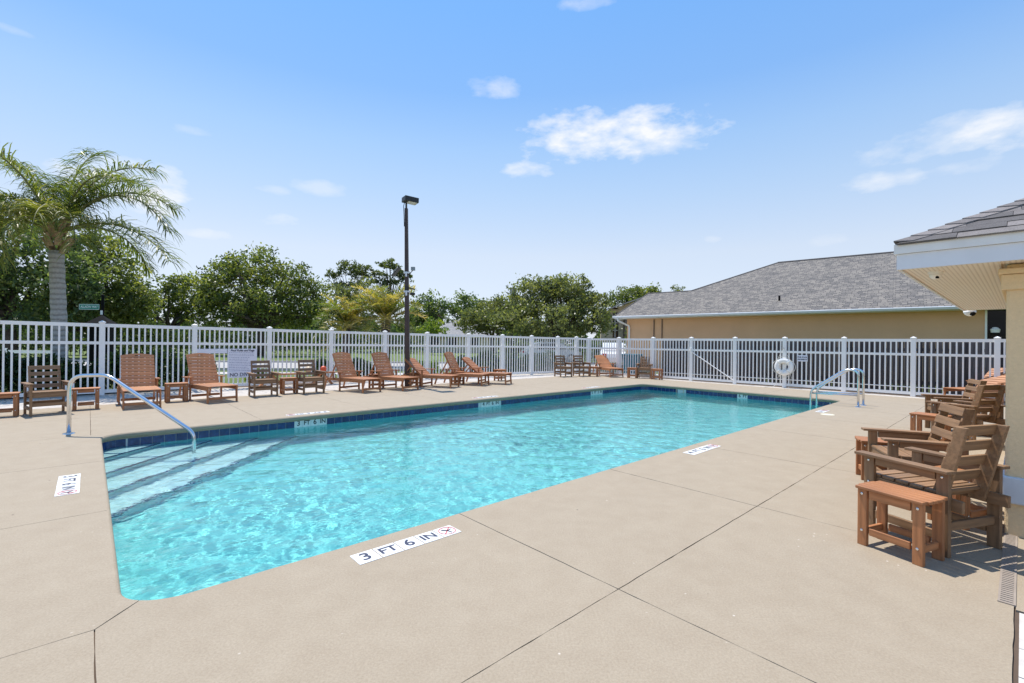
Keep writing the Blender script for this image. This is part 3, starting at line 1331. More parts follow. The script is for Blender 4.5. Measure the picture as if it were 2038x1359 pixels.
left_line = [(P(-4, 12.35), P(8.3, 12.62)), (P(8.3, 12.62), P(17.45, 11.15))]
fence_l = empty('picket_fence', P(0, 12.4), label='white vinyl picket fence behind the long row of loungers', cat='fence')
fence_l.location = (0, 0, 0)
xs_l = [-215, -10, 203, 387, 536, 659, 766, 850, 932, 1000, 1058, 1110, 1147]
feet = []
for x in xs_l:
    p = on_line(x, *left_line[0])
    if UV(p)[0] > 8.3:
        p = on_line(x, *left_line[1])
    feet.append(p)
hts = [1.92 - .15 * max(0, min(1, i / 11)) for i in range(len(feet))]
for i, p in enumerate(feet):
    d = feet[min(i + 1, len(feet) - 1)] - feet[max(i - 1, 0)]
    fence_post(fence_l, p, hts[i], math.atan2(d.y, d.x))
for i in range(len(feet) - 1):
    L = (feet[i + 1] - feet[i]).length
    fence_bay(fence_l, feet[i], feet[i + 1], hts[i], hts[i + 1], max(5, round(L / .125) - 1))

rl = (P(17.42, 8.85), P(17.55, -1.13))
xs_r = [1172, 1232, 1300, 1376, 1463, 1562, 1680, 1818, 1985]
fr_ = [on_line(x, *rl) for x in xs_r]
fr_.append(fr_[-1] + (fr_[-1] - fr_[-2]))
fr_.append(fr_[-1] + (fr_[-1] - fr_[-2]))
HR = 1.74
fence_r = empty('picket_fence', label='white vinyl picket fence on the right in front of dark boards', cat='fence')
for i, p in enumerate(fr_):
    d = fr_[min(i + 1, len(fr_) - 1)] - fr_[max(i - 1, 0)]
    fence_post(fence_r, p, HR, math.atan2(d.y, d.x))
gate = empty('gate', label='white picket gate with a diagonal brace between two fence posts', cat='gate')
for i in range(len(fr_) - 1):
    L = (fr_[i + 1] - fr_[i]).length
    fence_bay(gate if xs_r[min(i, 8)] == 1376 and i == 3 else fence_r, fr_[i], fr_[i + 1], HR, HR, round(L / .125) - 1, True)
fence_bay(fence_l, feet[-1], fr_[0], hts[-1], HR, max(4, round((fr_[0] - feet[-1]).length / .125) - 1))
n_in = -UX
mb = MB()
mb.bar(fr_[3] + n_in * .05 + Vector((0, 0, 1.17)), fr_[4] + n_in * .05 + Vector((0, 0, .12)), .02, .045, n_in)
mb.build('brace', MAT['white'], gate)
mb = MB()
mb.box(fr_[3] + n_in * .07 + Vector((0, 0, 1.25)), (.05, .05, .09))
mb.build('latch', MAT['white'], gate)

# rules sign on the left fence
i_s = 3
fd = (feet[4] - feet[3]).normalized()
fn = Vector((fd.y, -fd.x, 0))
if fn.dot(-feet[3]) < 0:
    fn = -fn
sp0 = feet[3] + fn * .05
tl, brp = ONP(453, 694, sp0, fn), ONP(511, 750, sp0, fn)
cx = (tl + brp) / 2
sw, sh = abs((brp - tl).dot(fd)), abs(tl.z - brp.z)
sign = empty('rules_sign', cx, math.atan2(fd.y, fd.x), 'large white pool rules sign reading NO DIVING wired to the fence', 'sign')
mb = MB()
mb.box((0, 0, 0), (sw, .008, sh))
mb.build('board', MAT['sign_white'], sign)
font('Pool Rules and Regs', .085, MAT['ink'], Matrix.Translation((0, -.006, sh * .44)) @ WALLM, sign, 'lettering', .25, .9)
font('NO DIVING', .145, MAT['ink'], Matrix.Translation((0.03, -.006, -sh * .40)) @ WALLM, sign, sx=.95)
mb = MB()
yy = sh * .37
while yy > -sh * .30:
    x = -sw * .45
    end = sw * random.uniform(.15, .45)
    while x < end:
        l_ = random.uniform(.015, .06)
        mb.box((x + l_ / 2, -.0048, yy), (l_, .001, .012))
        x += l_ + .014
    yy -= .049
pr = mb.build('small_print', simple('blue_grey_print', (.22, .22, .36), .6), sign)
pr['kind'] = 'stuff'
# paper notice left of it: long white banner strip on the rail
b0, b1 = ONP(392, 694, sp0, fn), ONP(452, 703, sp0, fn)
mb = MB()
mb.box((0, 0, 0), (abs((b1 - b0).dot(fd)), .006, .13))
bn = mb.build('banner', MAT['sign_white'])
bn.location, bn.rotation_euler = (b0 + b1) / 2, (0, 0, math.atan2(fd.y, fd.x))
tag(bn, 'long narrow white board fixed under the fence rail beside the rules sign', 'sign board')

# small notice and life ring on the right fence
rd = (fr_[5] - fr_[4]).normalized()
rn = -UX
rp0 = fr_[5] + rn * .03
ra = math.atan2(rd.y, rd.x)
c = ONP(1597, 713, rp0 , rn)
ns = empty('notice', c, ra, 'small white notice on the pickets beside the life ring', 'sign')
mb = MB()
mb.box((0, 0, 0), (.30, .006, .21))
mb.build('board', MAT['sign_white'], ns)
font('FOR POOL', .058, MAT['ink'], Matrix.Translation((0, -.005, .035)) @ WALLM, ns)
font('PROPERTY', .058, MAT['ink'], Matrix.Translation((0, -.005, -.04)) @ WALLM, ns)
c = ONP(1560, 730, fr_[5] + rn * .12, rn)
lr = empty('life_ring', c, ra, 'white life ring with rope hanging on a fence post', 'life ring')
mb = MB()
N1, N2 = 40, 14
vs, fs = [], []
for i in range(N1):
    a = 2 * math.pi * i / N1
    for j in range(N2):
        b_ = 2 * math.pi * j / N2
        rr = .215 + .085 * math.cos(b_)
        vs.append((rr * math.cos(a), .055 * math.sin(b_), rr * math.sin(a)))
for i in range(N1):
    for j in range(N2):
        fs.append((i * N2 + j, ((i + 1) % N1) * N2 + j, ((i + 1) % N1) * N2 + (j + 1) % N2, i * N2 + (j + 1) % N2))
mb.add(vs, fs)
mb.build('ring', MAT['white'], lr, smooth=True)
for k in range(4):
    a = R(45 + 90 * k)
    mb = MB()
    d_ = Vector((math.cos(a), 0, math.sin(a)))
    q = Vector((-math.sin(a), 0, math.cos(a)))
    pts = [d_ * (.215 + .092 * math.cos(x)) + Vector((0, .062 * math.sin(x), 0)) for x in np.linspace(0, 2 * math.pi, 17)]
    mb.tube(pts, .012, 6)
    mb.build('band', MAT['rope'], lr)
mb = MB()
pts = []
for k in range(4):
    for s in np.linspace(0, 1, 9):
        a = R(45 + 90 * (k + s))
        rr = .305 + .05 * math.sin(math.pi * s)
        pts.append((rr * math.cos(a), -.02, rr * math.sin(a)))
mb.tube(pts, .008, 6)
mb.tube([(-.02, -.02, .62), (-.10, -.03, .45), (-.17, -.03, .28)], .007, 6)
mb.tube([(.02, -.02, .62), (.10, -.03, .42), (.2, -.03, .24)], .007, 6)
mb.tube([(.12, -.07, .1), (-.02, -.075, -.12), (-.13, -.07, -.34), (-.2, -.03, -.4), (-.22, -.03, -.62), (-.3, -.1, c.z * -1 + .02), (-.45, -.5, c.z * -1 + .012)], .007, 6)
mb.tube([(.2, -.03, -.2), (.24, -.03, -.35), (.2, -.02, -.6), (.12, -.02, -.75)], .007, 6)
mb.build('rope', MAT['rope'], lr)
mb = MB()
mb.tube([(0, .03, .64), (0, -.04, .63), (0, -.05, .66)], .012, 6)
mb.build('hook', MAT['steel'], lr)

# ---------------------------------------------------------------- weathered board fence behind
wf = empty('board_fence', label='tall weathered grey brown board fence behind the white pickets', cat='fence')
me_b = [prim((.135, .02, 1.66 + .0 * k), 'board', MAT['darkwood']) for k in range(1)]
t_ = 0.0
a0 = on_line(1322, P(18.5, 8), P(18.65, -1))
b0 = on_line(2060, P(18.5, 8), P(18.65, -1))
b0 = b0 + (b0 - a0) * .5
Lw = (b0 - a0).length
dw = (b0 - a0).normalized()
x = 0
while x < Lw:
    o = link('board', me_b[0], wf)
    q = a0 + dw * x
    o.location = (q.x, q.y, .84 + random.uniform(-.02, .01))
    o.rotation_euler = (R(random.uniform(-.4, .4)), R(random.uniform(-.35, .35)), math.atan2(dw.y, dw.x) + R(random.uniform(-1.2, 1.2)))
    x += .143 + random.uniform(0, .006)
for z in (.35, 1.35):
    mb = MB()
    mb.bar(a0 + UX * .05 + Vector((0, 0, z)), b0 + UX * .05 + Vector((0, 0, z)), .04, .09)
    mb.build('rail', MAT['darkwood'], wf)


# ---------------------------------------------------------------- furniture
BOLT = None


def bolts(parent, pts):
    global BOLT
    if BOLT is None:
        mb_ = MB()
        mb_.tube([(0, 0, 0), (0, 0, .004), (0, 0, .006)], [.009, .009, .005], 8)
        me = bpy.data.meshes.new('bolt')
        me.from_pydata(mb_.v, [], mb_.f)
        me.materials.append(MAT['steel'])
        BOLT = me
    for p, n_ in pts:
        o = link('bolt', BOLT, parent)
        o.location = p
        o.rotation_euler = Vector(n_).to_track_quat('Z', 'Y').to_euler()


def board(parent, name, mat, a, b_, wd, th, up=(0, 0, 1), bev=.004):
    """plank in its own frame (x along the grain) so that the grain follows it"""
    a, b_ = Vector(a), Vector(b_)
    d = (b_ - a)
    L = d.length
    d.normalize()
    side = d.cross(Vector(up))
    if side.length < 1e-4:
        side = d.cross(Vector((0, 1, 0)))
    side.normalize()
    upv = side.cross(d).normalized()
    mb_ = MB()
    mb_.box((0, 0, 0), (L, wd, th))
    o = mb_.build(name, mat, parent, bevel=bev)
    mw_ = Matrix((d, -side, upv)).transposed().to_4x4()
    mw_.translation = (a + b_) / 2
    o.matrix_local = mw_
    return o


def make_armchair(slats=5, lattice=False):
    """front towards -y, origin on the ground under the seat"""
    r_ = empty('armchair')
    M_ = MAT['brown_l']
    hw, fy, by = .265, -.25, .25
    for s in (-1, 1):
        board(r_, 'leg', M_, (s * hw, fy, 0), (s * hw, fy, .575), .032, .076, (0, 1, 0))
        board(r_, 'leg', M_, (s * hw, by, 0), (s * hw, by, .575), .032, .076, (0, 1, 0))
        board(r_, 'arm', M_, (s * (hw + .015), fy - .085, .588), (s * (hw + .015), by + .055, .588), .092, .022)
        board(r_, 'arm_rail', M_, (s * (hw - .0), fy + .046, .545), (s * (hw - .0), by - .046, .545), .026, .058)
        board(r_, 'side_apron', M_, (s * (hw - .031), fy + .03, .375), (s * (hw - .031), by + .10, .36), .026, .085)
        board(r_, 'stretcher', M_, (s * hw, fy + .046, .13), (s * hw, by - .046, .13), .026, .062)
        # leaning back post, tapered
        mb_ = MB()
        y0, z0, y1, z1 = by - .075, .33, by + .075, .90
        px = s * (hw - .058)
        vs = []
        for (yy, zz, wd) in ((y0, z0, .10), (y1, z1, .062)):
            for xx in (px - .014, px + .014):
                vs += [(xx, yy - wd / 2, zz), (xx, yy + wd / 2, zz)]
        mb_.add(vs, [(0, 1, 3, 2), (4, 6, 7, 5), (0, 4, 5, 1), (2, 3, 7, 6), (0, 2, 6, 4), (1, 5, 7, 3)])
        mb_.build('back_post', M_, r_, bevel=.004)
    for k in range(5):
        yy = fy + .02 + k * .098
        board(r_, 'seat_slat', M_, (-hw + .02, yy, .43 - .002 * k), (hw - .02, yy, .43 - .002 * k), .088, .022)
    board(r_, 'front_apron', M_, (-hw + .02, fy - .005, .375), (hw - .02, fy - .005, .375), .026, .085)
    board(r_, 'stretcher', M_, (-hw + .018, fy + .0, .20), (hw - .018, fy + .0, .20), .026, .062)
    board(r_, 'stretcher', M_, (-hw + .018, by, .20), (hw - .018, by, .20), .026, .062)
    for k in range(slats):
        f_ = .20 + .80 * (k / (slats - 1))
        yy, zz = by - .075 + .15 * f_ - .045, .33 + .57 * f_ - .035
        dy, dz = .15, .57
        nn_ = Vector((0, -dz, dy)).normalized()
        board(r_, 'back_slat', M_, (-hw + .045, yy, zz), (hw - .045, yy, zz), .074 if not lattice else .075, .02, nn_)
    if lattice:
        for k in range(4):
            xx = -.15 + .10 * k
            board(r_, 'back_upright', M_, (xx, by - .135, .45), (xx, by - .015, .88), .05, .014, (0, -1, .26))
    bolts(r_, [((s * (hw + .0178), yy, zz), (s, 0, 0)) for s in (-1, 1) for yy in (fy, by) for zz in (.545, .375, .13)] +
          [((s * (hw + .0178), by - .025, .40), (s, 0, 0)) for s in (-1, 1)])
    return r_


def make_table(slab_legs=False):
    r_ = empty('side_table')
    M_ = MAT['orange_l']
    L2, W2, H_ = .22, .15, .43
    mb_ = MB()
    # slatted top: four boards, the outer ones with rounded ends
    for k in range(5):
        y = -W2 + .030 + k * .060
        board(r_, 'top_slat', M_, (-L2 + (.012 if k in (0, 4) else 0), y, H_ - .011), (L2 - (.012 if k in (0, 4) else 0), y, H_ - .011), .0575, .022, bev=.005)
    lw = .085 if slab_legs else .062
    for sx in (-1, 1):
        for sy in (-1, 1):
            board(r_, 'leg', M_, (sx * (L2 - .05), sy * (W2 - .035), 0), (sx * (L2 - .05), sy * (W2 - .035), H_ - .023), .03, lw, (1, 0, 0))
        board(r_, 'stretcher', M_, (sx * (L2 - .05), -W2 + .05, .10), (sx * (L2 - .05), W2 - .05, .10), .024, .05)
    for sy in (-1, 1):
        board(r_, 'apron', M_, (-L2 + .095, sy * (W2 - .035), H_ - .055), (L2 - .095, sy * (W2 - .035), H_ - .055), .024, .06)
        board(r_, 'stretcher', M_, (-L2 + .095, sy * (W2 - .035), .11), (L2 - .095, sy * (W2 - .035), .11), .024, .05)
    bolts(r_, [((sx * (L2 - .05), sy * (W2 - .035 + .0156), zz), (0, sy, 0)) for sx in (-1, 1) for sy in (-1, 1) for zz in (H_ - .055, .11)])
    return r_


def make_lounger(ang):
    """feet end towards -y, origin on the ground between the front legs; ang is the backrest's angle"""
    r_ = empty('chaise_lounge')
    M_ = MAT['orange_l']
    hw, ZS = .30, .355
    yh = 1.02                              # hinge
    for s in (-1, 1):
        board(r_, 'side_rail', M_, (s * hw, -.02, ZS - .03), (s * hw, 1.75, ZS - .03), .028, .085)
        board(r_, 'leg', M_, (s * (hw + .0), .0, 0), (s * hw, .03, ZS - .0), .05, .032, (1, 0, 0))
        board(r_, 'leg', M_, (s * (hw + .032), .98, 0), (s * (hw + .032), .98, .53), .055, .030, (1, 0, 0))
        board(r_, 'leg', M_, (s * (hw + .03), 1.72, 0), (s * (hw + .03), 1.60, ZS - .02), .055, .030, (1, 0, 0))
        board(r_, 'arm', M_, (s * (hw + .045), .86, .545), (s * (hw + .045), 1.36, .53), .085, .024)
        board(r_, 'arm_support', M_, (s * (hw + .032), 1.28, ZS - .05), (s * (hw + .032), 1.30, .52), .05, .026, (1, 0, 0))
    board(r_, 'stretcher', M_, (-hw, .015, .105), (hw, .015, .105), .026, .055)
    board(r_, 'stretcher', M_, (-hw, .98, .105), (hw, .98, .105), .026, .055)
    for k in range(12):
        y = .0 + k * .083
        board(r_, 'seat_slat', M_, (-hw - .012, y, ZS + .022), (hw + .012, y, ZS + .022), .072, .018)
    ca, sa = math.cos(R(ang)), math.sin(R(ang))
    dv_ = Vector((0, ca, sa))
    nn_ = Vector((0, -sa, ca))
    h0 = Vector((0, yh, ZS + .02))
    for s in (-1, 1):
        board(r_, 'back_rail', M_, h0 + Vector((s * (hw - .04), 0, 0)) - nn_ * .028, h0 + Vector((s * (hw - .04), 0, 0)) + dv_ * .775 - nn_ * .028, .026, .055, nn_)
        board(r_, 'prop', M_, h0 + Vector((s * (hw - .08), 0, 0)) + dv_ * .5 - nn_ * .05, Vector((s * (hw - .08), 1.02 + .5 * ca + .33, ZS - .03)), .026, .04)
    for k in range(8):
        c_ = h0 + dv_ * (.05 + k * .088)
        board(r_, 'back_slat', M_, c_ + Vector((-hw, 0, 0)), c_ + Vector((hw, 0, 0)), .076, .018, nn_)
    # arched top slat with a hand slot
    c_ = h0 + dv_ * .757
    mb_ = MB()
    xs_ = np.linspace(-hw, hw, 13)
    bot, top = [], []
    for xx in xs_:
        bot.append((xx, -.04))
        top.append((xx, .02 + .045 * math.cos(xx / hw * math.pi / 2)))
    for i in range(12):
        if 5 <= i <= 6:
            bands = [(bot[i][1], bot[i + 1][1], .0, .0), (.022, .022, top[i][1], top[i + 1][1])]
        else:
            bands = [(bot[i][1], bot[i + 1][1], top[i][1], top[i + 1][1])]
        for (b0_, b1_, t0_, t1_) in bands:
            pts = [(xs_[i], b0_), (xs_[i + 1], b1_), (xs_[i + 1], t1_), (xs_[i], t0_)]
            vs = [c_ + Vector((p[0], 0, 0)) + dv_ * p[1] + nn_ * z for z in (-.009, .009) for p in pts]
            mb_.add(vs, [(3, 2, 1, 0), (4, 5, 6, 7), (0, 1, 5, 4), (2, 3, 7, 6), (1, 2, 6, 5), (3, 0, 4, 7)])
    mb_.build('top_slat', M_, r_)
    return r_


def place(proto, used, loc, rz, label, cat, group):
    o = proto if not used[0] else dup(proto)
    used[0] = True
    o.location, o.rotation_euler = (loc[0], loc[1], 0), (0, 0, rz)
    return tag(o, label, cat, group)


def face_rz(f):
    return math.atan2(f[0], -f[1])


def from_legs(l, r):
    """front legs seen at photo pixels l (left) and r (right): place and heading"""
    a, b_ = G(*l), G(*r)
    d = b_ - a
    f = Vector((d.y, -d.x, 0)).normalized()
    if f.dot(-(a + b_)) < 0:
        f = -f
    return (a + b_) / 2, f


LG, TG, CG = 'orange chaise loungers round the pool', 'orange slatted side tables', 'brown slatted armchairs'
L60, L40 = make_lounger(62), make_lounger(40)
u60, u40 = [False], [False]
BASEF = -VX
for px, tw, hi, lab in [
        ((283, 813), 0, 1, 'upright orange chaise lounge just behind the bent steel handrail'),
        ((443, 801), 10, 1, 'upright orange chaise lounge directly left of the rules sign'),
        ((740, 781), 14, 1, 'upright orange chaise lounge first to the left of the lamp post'),
        ((817, 777), 14, 1, 'upright orange chaise lounge standing right at the lamp post foot'),
        ((905, 771), 30, 0, 'low reclined orange chaise lounge first to the right of the lamp post'),
        ((966, 767), 28, 1, 'upright orange chaise lounge between two low reclined ones'),
        ((1012, 764.5), 30, 0, 'low reclined orange chaise lounge at the far end of the row'),
        ((1227, 751), 6, 0, 'orange chaise lounge alone in the far corner beside lattice chair')]:
    g0 = G(*px)
    f = Matrix.Rotation(R(tw), 3, 'Z') @ BASEF
    if px[0] == 1227:
        f = Vector((.25, -1, 0)).normalized()
    place(L60 if hi else L40, u60 if hi else u40, g0, face_rz(f), lab, 'chaise lounge', LG)
place(L40, u40, G(1905, 803), face_rz((-.93, -.2)), 'orange chaise lounge half hidden behind the yellow column', 'chaise lounge', LG)

CH = make_armchair()
uc = [False]
for (l, r), lab in [
        (((60, 829), (140, 822)), 'brown armchair behind the handrail post, first in the fence row'),
        (((506, 791), (552, 788)), 'brown armchair standing in front of the rules sign'),
        (((603, 785), (646, 782)), 'brown armchair in front of the low bench with toy balls'),
        (((1116, 750.5), (1137, 750)), 'brown armchair in far fence corner, the one nearer the lounger row'),
        (((1153, 749.5), (1174, 749)), 'brown armchair in far fence corner, the one touching a side table')]:
    p, f = from_legs(l, r)
    k_ = .25
    place(CH, uc, p - f * k_, face_rz(f), lab, 'armchair', CG)
place(CH, uc, (3.19, 3.54, 0), face_rz((-.28, .96)), 'nearest brown armchair seen from behind beside the small orange table', 'armchair', CG)
place(CH, uc, (3.86, 4.45, 0), face_rz((-.91, .36)), 'brown armchair with sunlit back slats just beyond the nearest armchair', 'armchair', CG)
place(CH, uc, (6.9, 7.05, 0), face_rz((-.22, .97)), 'brown armchair seen from behind, third one back by the column', 'armchair', CG)
place(CH, uc, (7.55, 7.95, 0), face_rz((-.91, .41)), 'farthest brown armchair by the column, mostly hidden by another', 'armchair', CG)
CL = make_armchair(5, True)
p, f = from_legs((1268.5, 752.5), (1293, 753.5))
place(CL, [False], p - f * .25, face_rz(f), 'brown armchair with a lattice back between two side tables', 'armchair', CG)

TB = make_table()
ut = [False]
frz = ANG
for px, lab, rz, dy in [
        ((5, 829), 'orange side table cut off by the photo edge beside the first armchair', frz, 0),
        ((171, 814), 'orange side table directly behind the handrail post', frz, 0),
        ((575, 783), 'small orange side table between two brown armchairs by the sign', frz, 0),
        ((749, 772), 'orange side table between the two upright loungers left of the lamp post', frz, 0),
        ((823, 768), 'orange side table in front of the lamp post foot', frz, 0),
        ((911, 764), 'orange side table between low lounger and upright lounger right of lamp', frz, 0),
        ((995, 757.5), 'orange side table behind the last low lounger of the row', frz, 0),
        ((1181, 749), 'orange side table next to the paired armchairs in the far corner', R(-20), 0),
        ((1259, 752), 'orange side table on the left of the lattice back chair', R(-30), 0),
        ((1307, 755), 'orange side table on the right of the lattice back chair', R(-40), 0)]:
    g0 = G(*px)
    place(TB, ut, g0, rz, lab, 'side table', TG)
place(TB, ut, (2.75, 3.285, 0), R(-67), 'nearest orange side table in front of the nearest armchair', 'side table', TG)
place(TB, ut, (3.74, 3.86, 0), R(20), 'orange side table tucked between the two nearest armchairs', 'side table', TG)
place(TB, ut, (4.03, 5.06, 0), R(-25), 'orange side table beyond the sunlit backed armchair arm', 'side table', TG)
place(TB, ut, (6.33, 7.02, 0), R(-60), 'orange side table beside the third armchair by the column', 'side table', TG)
TS = make_table(True)
place(TS, [False], G(351, 799), frz, 'wide legged orange side table between the first two loungers', 'side table', TG)

# low bench with splayed legs, and two toy balls on it
bp = G(606, 768)
bench = empty('bench', bp, ANG + R(4), 'low orange plank bench with splayed legs behind two armchairs', 'bench')
board(bench, 'plank', MAT['orange_l'], (-1.15, -.07, .40), (.95, -.07, .40), .13, .04)
board(bench, 'plank', MAT['orange_l'], (-1.15, .07, .40), (.95, .07, .40), .13, .04)
for sx in (-1, .55):
    for sy in (-1, 1):
        board(bench, 'leg', MAT['orange_l'], (sx + sy * .05, sy * .03, .37), (sx + sy * .42, sy * .16, 0), .06, .09, (0, 1, 0))
    board(bench, 'cross_bar', MAT['orange_l'], (sx - .25, 0, .18), (sx + .25, 0, .18), .03, .07)
Mb = Matrix.Translation(bp) @ Matrix.Rotation(ANG + R(4), 4, 'Z')
for (x, cc, nm, lab) in ((.60, (.62, .09, .03), 'red', 'red toy ball on the low plank bench'), (.12, (.70, .55, .38), 'cream', 'cream toy ball on the low plank bench')):
    mb = MB()
    vs, fs = [], []
    for i in range(13):
        th = math.pi * i / 12
        for j in range(20):
            a = 2 * math.pi * j / 20
            vs.append((.10 * math.sin(th) * math.cos(a), .10 * math.sin(th) * math.sin(a), .10 * math.cos(th)))
    for i in range(12):
        for j in range(20):
            fs.append((i * 20 + j, (i + 1) * 20 + j, (i + 1) * 20 + (j + 1) % 20, i * 20 + (j + 1) % 20))
    mb.add(vs, fs)
    ba = mb.build('ball', simple(nm + '_ball_plastic', cc, .35), smooth=True)
    ba.location = Mb @ Vector((x, 0, .52))
    tag(ba, lab, 'ball', 'toy balls on the bench')

# ---------------------------------------------------------------- lamp post
lp = G(811, 768)
lamp = empty('lamp_post', lp, 0, 'tall brown square lamp post with a box lamp and clamped cameras', 'lamp post')
lamp.rotation_euler = (0, R(-1.0), 0)
Hl = 5.75
mb = MB()
a0_, a1_ = .078, .048
vs = [(s * a0_, q * a0_, 0) for s, q in ((-1, -1), (1, -1), (1, 1), (-1, 1))] + [(s * a1_, q * a1_, Hl) for s, q in ((-1, -1), (1, -1), (1, 1), (-1, 1))]
mb.add(vs, [(3, 2, 1, 0), (4, 5, 6, 7), (0, 1, 5, 4), (1, 2, 6, 5), (2, 3, 7, 6), (3, 0, 4, 7)])
mb.build('pole', MAT['bronze'], lamp, bevel=.008)
mb = MB()
mb.box((0, 0, Hl + .09), (.05, .05, .2))
mb.build('tenon', MAT['darkbox'], lamp)
hd = MB()
Mh = Matrix.Rotation(R(34), 3, 'Z') @ Matrix.Rotation(R(3), 3, 'Y')
hd.box((.13, .0, Hl + .26), (.46, .34, .16), Mh)
h_ = hd.build('lamp_head', MAT['darkbox'], lamp, bevel=.012)
mb = MB()
mb.box(Vector((.13, 0, Hl + .26)) + Mh @ Vector((.05, 0, -.078)), (.30, .28, .012), Mh)
mb.build('lens', MAT['lens'], h_)
mb = MB()
mb.tube([(-.04, -.06, Hl + .19), (-.07, -.07, Hl + .05), (-.06, -.07, Hl - .25), (-.055, -.065, Hl - .6)], .012, 6)
mb.build('cable', MAT['black_metal'], lamp)
for z, name in ((3.66, 'camera_bracket'), (3.05, 'camera_bracket')):
    mb = MB()
    mb.box((0, 0, z), (.17, .17, .05))
    mb.box((0, -.08, z - .05), (.05, .03, .16))
    br_ = mb.build(name, MAT['sign_white'], lamp)
mb = MB()
mb.box((-.33, -.02, 3.70), (.36, .30, .025), Matrix.Rotation(R(-48), 3, 'Y'))
sp = mb.build('solar_panel', MAT['darkbox'], lamp)
mb = MB()
mb.bar((-.22, 0, 3.66), (-.06, 0, 3.60), .03, .03)
mb.bar((.06, 0, 3.60), (.2, 0, 3.74), .02, .02)
mb.build('panel_arm', MAT['darkbox'], lamp)
mb = MB()
mb.box((.21, -.02, 3.79), (.12, .1, .11))
mb.build('camera', simple('grey_camera_body', (.25, .28, .30), .5), lamp)
mb = MB()
mb.bar((.05, 0, 3.18), (.26, -.02, 3.12), .06, .04)
mb.tube([(.12, -.02, 2.98), (.26, -.04, 2.97)], .045, 10)
mb.box((.0, -.06, 3.1), (.06, .06, .22))
mb.build('camera', MAT['darkbox'], lamp)

# ---------------------------------------------------------------- clubhouse corner on the right
club = empty('clubhouse', label='yellow stucco pool house corner with wide cream soffit and shingle roof', cat='building')
club.matrix_world = M_POOL @ Matrix.Translation((DU, DV, 0))
CU, CVv, ZSOF = 4.845, -2.53, 2.10
UE = 11.35
FH = .195
wu, wv_ = 5.13, -3.155
mb = MB()
mb.prism([(wu, -9.5), (10.9, -9.5), (10.9, wv_), (wu, wv_)], -.05, ZSOF - .004)
mb.build('wall', MAT['stucco_yellow'], club, bevel=.02)
mb = MB()
mb.prism([(wu - .018, -9.5), (10.93, -9.5), (10.93, wv_ + .018), (wu - .03, wv_ + .018)], .25, .455)
mb.build('base_band', simple('pale_grey_band', (.60, .63, .66), .8, .05), club, bevel=.012)
mb = MB()
mb.prism([(wu - .028, -9.5), (10.93, -9.5), (10.93, wv_ + .028), (wu - .028, wv_ + .028)], 1.895, 2.015)
mb.prism([(wu - .045, -9.5), (10.95, -9.5), (10.95, wv_ + .045), (wu - .045, wv_ + .045)], 2.017, 2.06)
mb.build('cornice', MAT['stucco_yellow'], club, bevel=.008)
# soffit boards
mb = MB()
mb.prism([(CU + .02, -10), (UE - .02, -10), (UE - .02, CVv - .02), (CU + .02, CVv - .02)], ZSOF, ZSOF + .012)
mb.build('soffit', MAT['soffit'], club)
for k in range(3):
    mb = MB()
    mb.box((CU + .03 + (UE - CU) / 2, -3.12 - .26 * k, ZSOF - .004), (UE - CU - .1, .012, .012))
    if k == 0:
        mb.build('soffit_joint', MAT['soffit'], club)
# fascia: two boards, upper set proud
for (e, z0, z1, nm) in ((.0, ZSOF - .012, ZSOF + .115, 'fascia_board'), (.016, ZSOF + .117, ZSOF + FH, 'drip_board')):
    mb = MB()
    mb.box((CU - e + .01, -6.0 + CVv / 2 + e / 2 + .2, (z0 + z1) / 2), (.022, 7.9 + CVv + 1.1 + 4.0, z1 - z0))
    mt = MAT['fascia'] if nm == 'fascia_board' else MAT['whitepaint']
    L_ = UE - CU + 2 * e
    mb2 = MB()
    mb2.prism([(CU - e, -10), (CU - e + .022, -10), (CU - e + .022, CVv + e - .022), (UE + e, CVv + e - .022), (UE + e, CVv + e), (CU - e, CVv + e)], z0, z1)
    mb2.build(nm, mt, club)
# hip roof, plain deck below and single shingles on the faces near the camera
SL = .49
ZR = ZSOF + FH
e = .012
x0, y1_ = CU - e, CVv + e
x1 = UE + e
half = (x1 - x0) / 2
ridge = ZR + SL * half
mb = MB()
A = (x0, y1_, ZR)
B = (x1, y1_, ZR)
C = (x0 + half, y1_ - half, ridge)
Dp, Ep = (x0, -14, ZR), (x1, -14, ZR)
Fp = (x0 + half, -14, ridge)
mb.add([A, B, C, Dp, Ep, Fp], [(0, 1, 2), (3, 0, 2, 5), (1, 4, 5, 2)])
roofc = mb.build('roof', simple('roof_underlay', (.10, .085, .08), .95), club)
SHM = []
for k, cc in enumerate(((.19, .172, .165), (.25, .225, .215), (.125, .115, .112), (.215, .195, .185))):
    m, t, b = newmat('granule_shingle')
    f = noise(t, 120, 4, gpos(t), .8)
    f2 = noise(t, 14, 3, gpos(t))
    kk = mixc(t, .5, cramp(t, f, [(.33, tuple(x * .35 for x in cc)), (.66, tuple(x * 1.5 for x in cc))]), cramp(t, f2, [(.3, tuple(x * .8 for x in cc)), (.7, tuple(x * 1.15 for x in cc))]))
    t.links.new(kk, b.inputs['Base Color'])
    b.inputs['Roughness'].default_value = .95
    bump(t, b, f, .8, .006)
    SHM.append(m)
nf = Vector((-SL, 0, 1)).normalized()               # face that looks towards -u
su = Vector((1, 0, SL)).normalized()                # up its slope
exp_ = .138
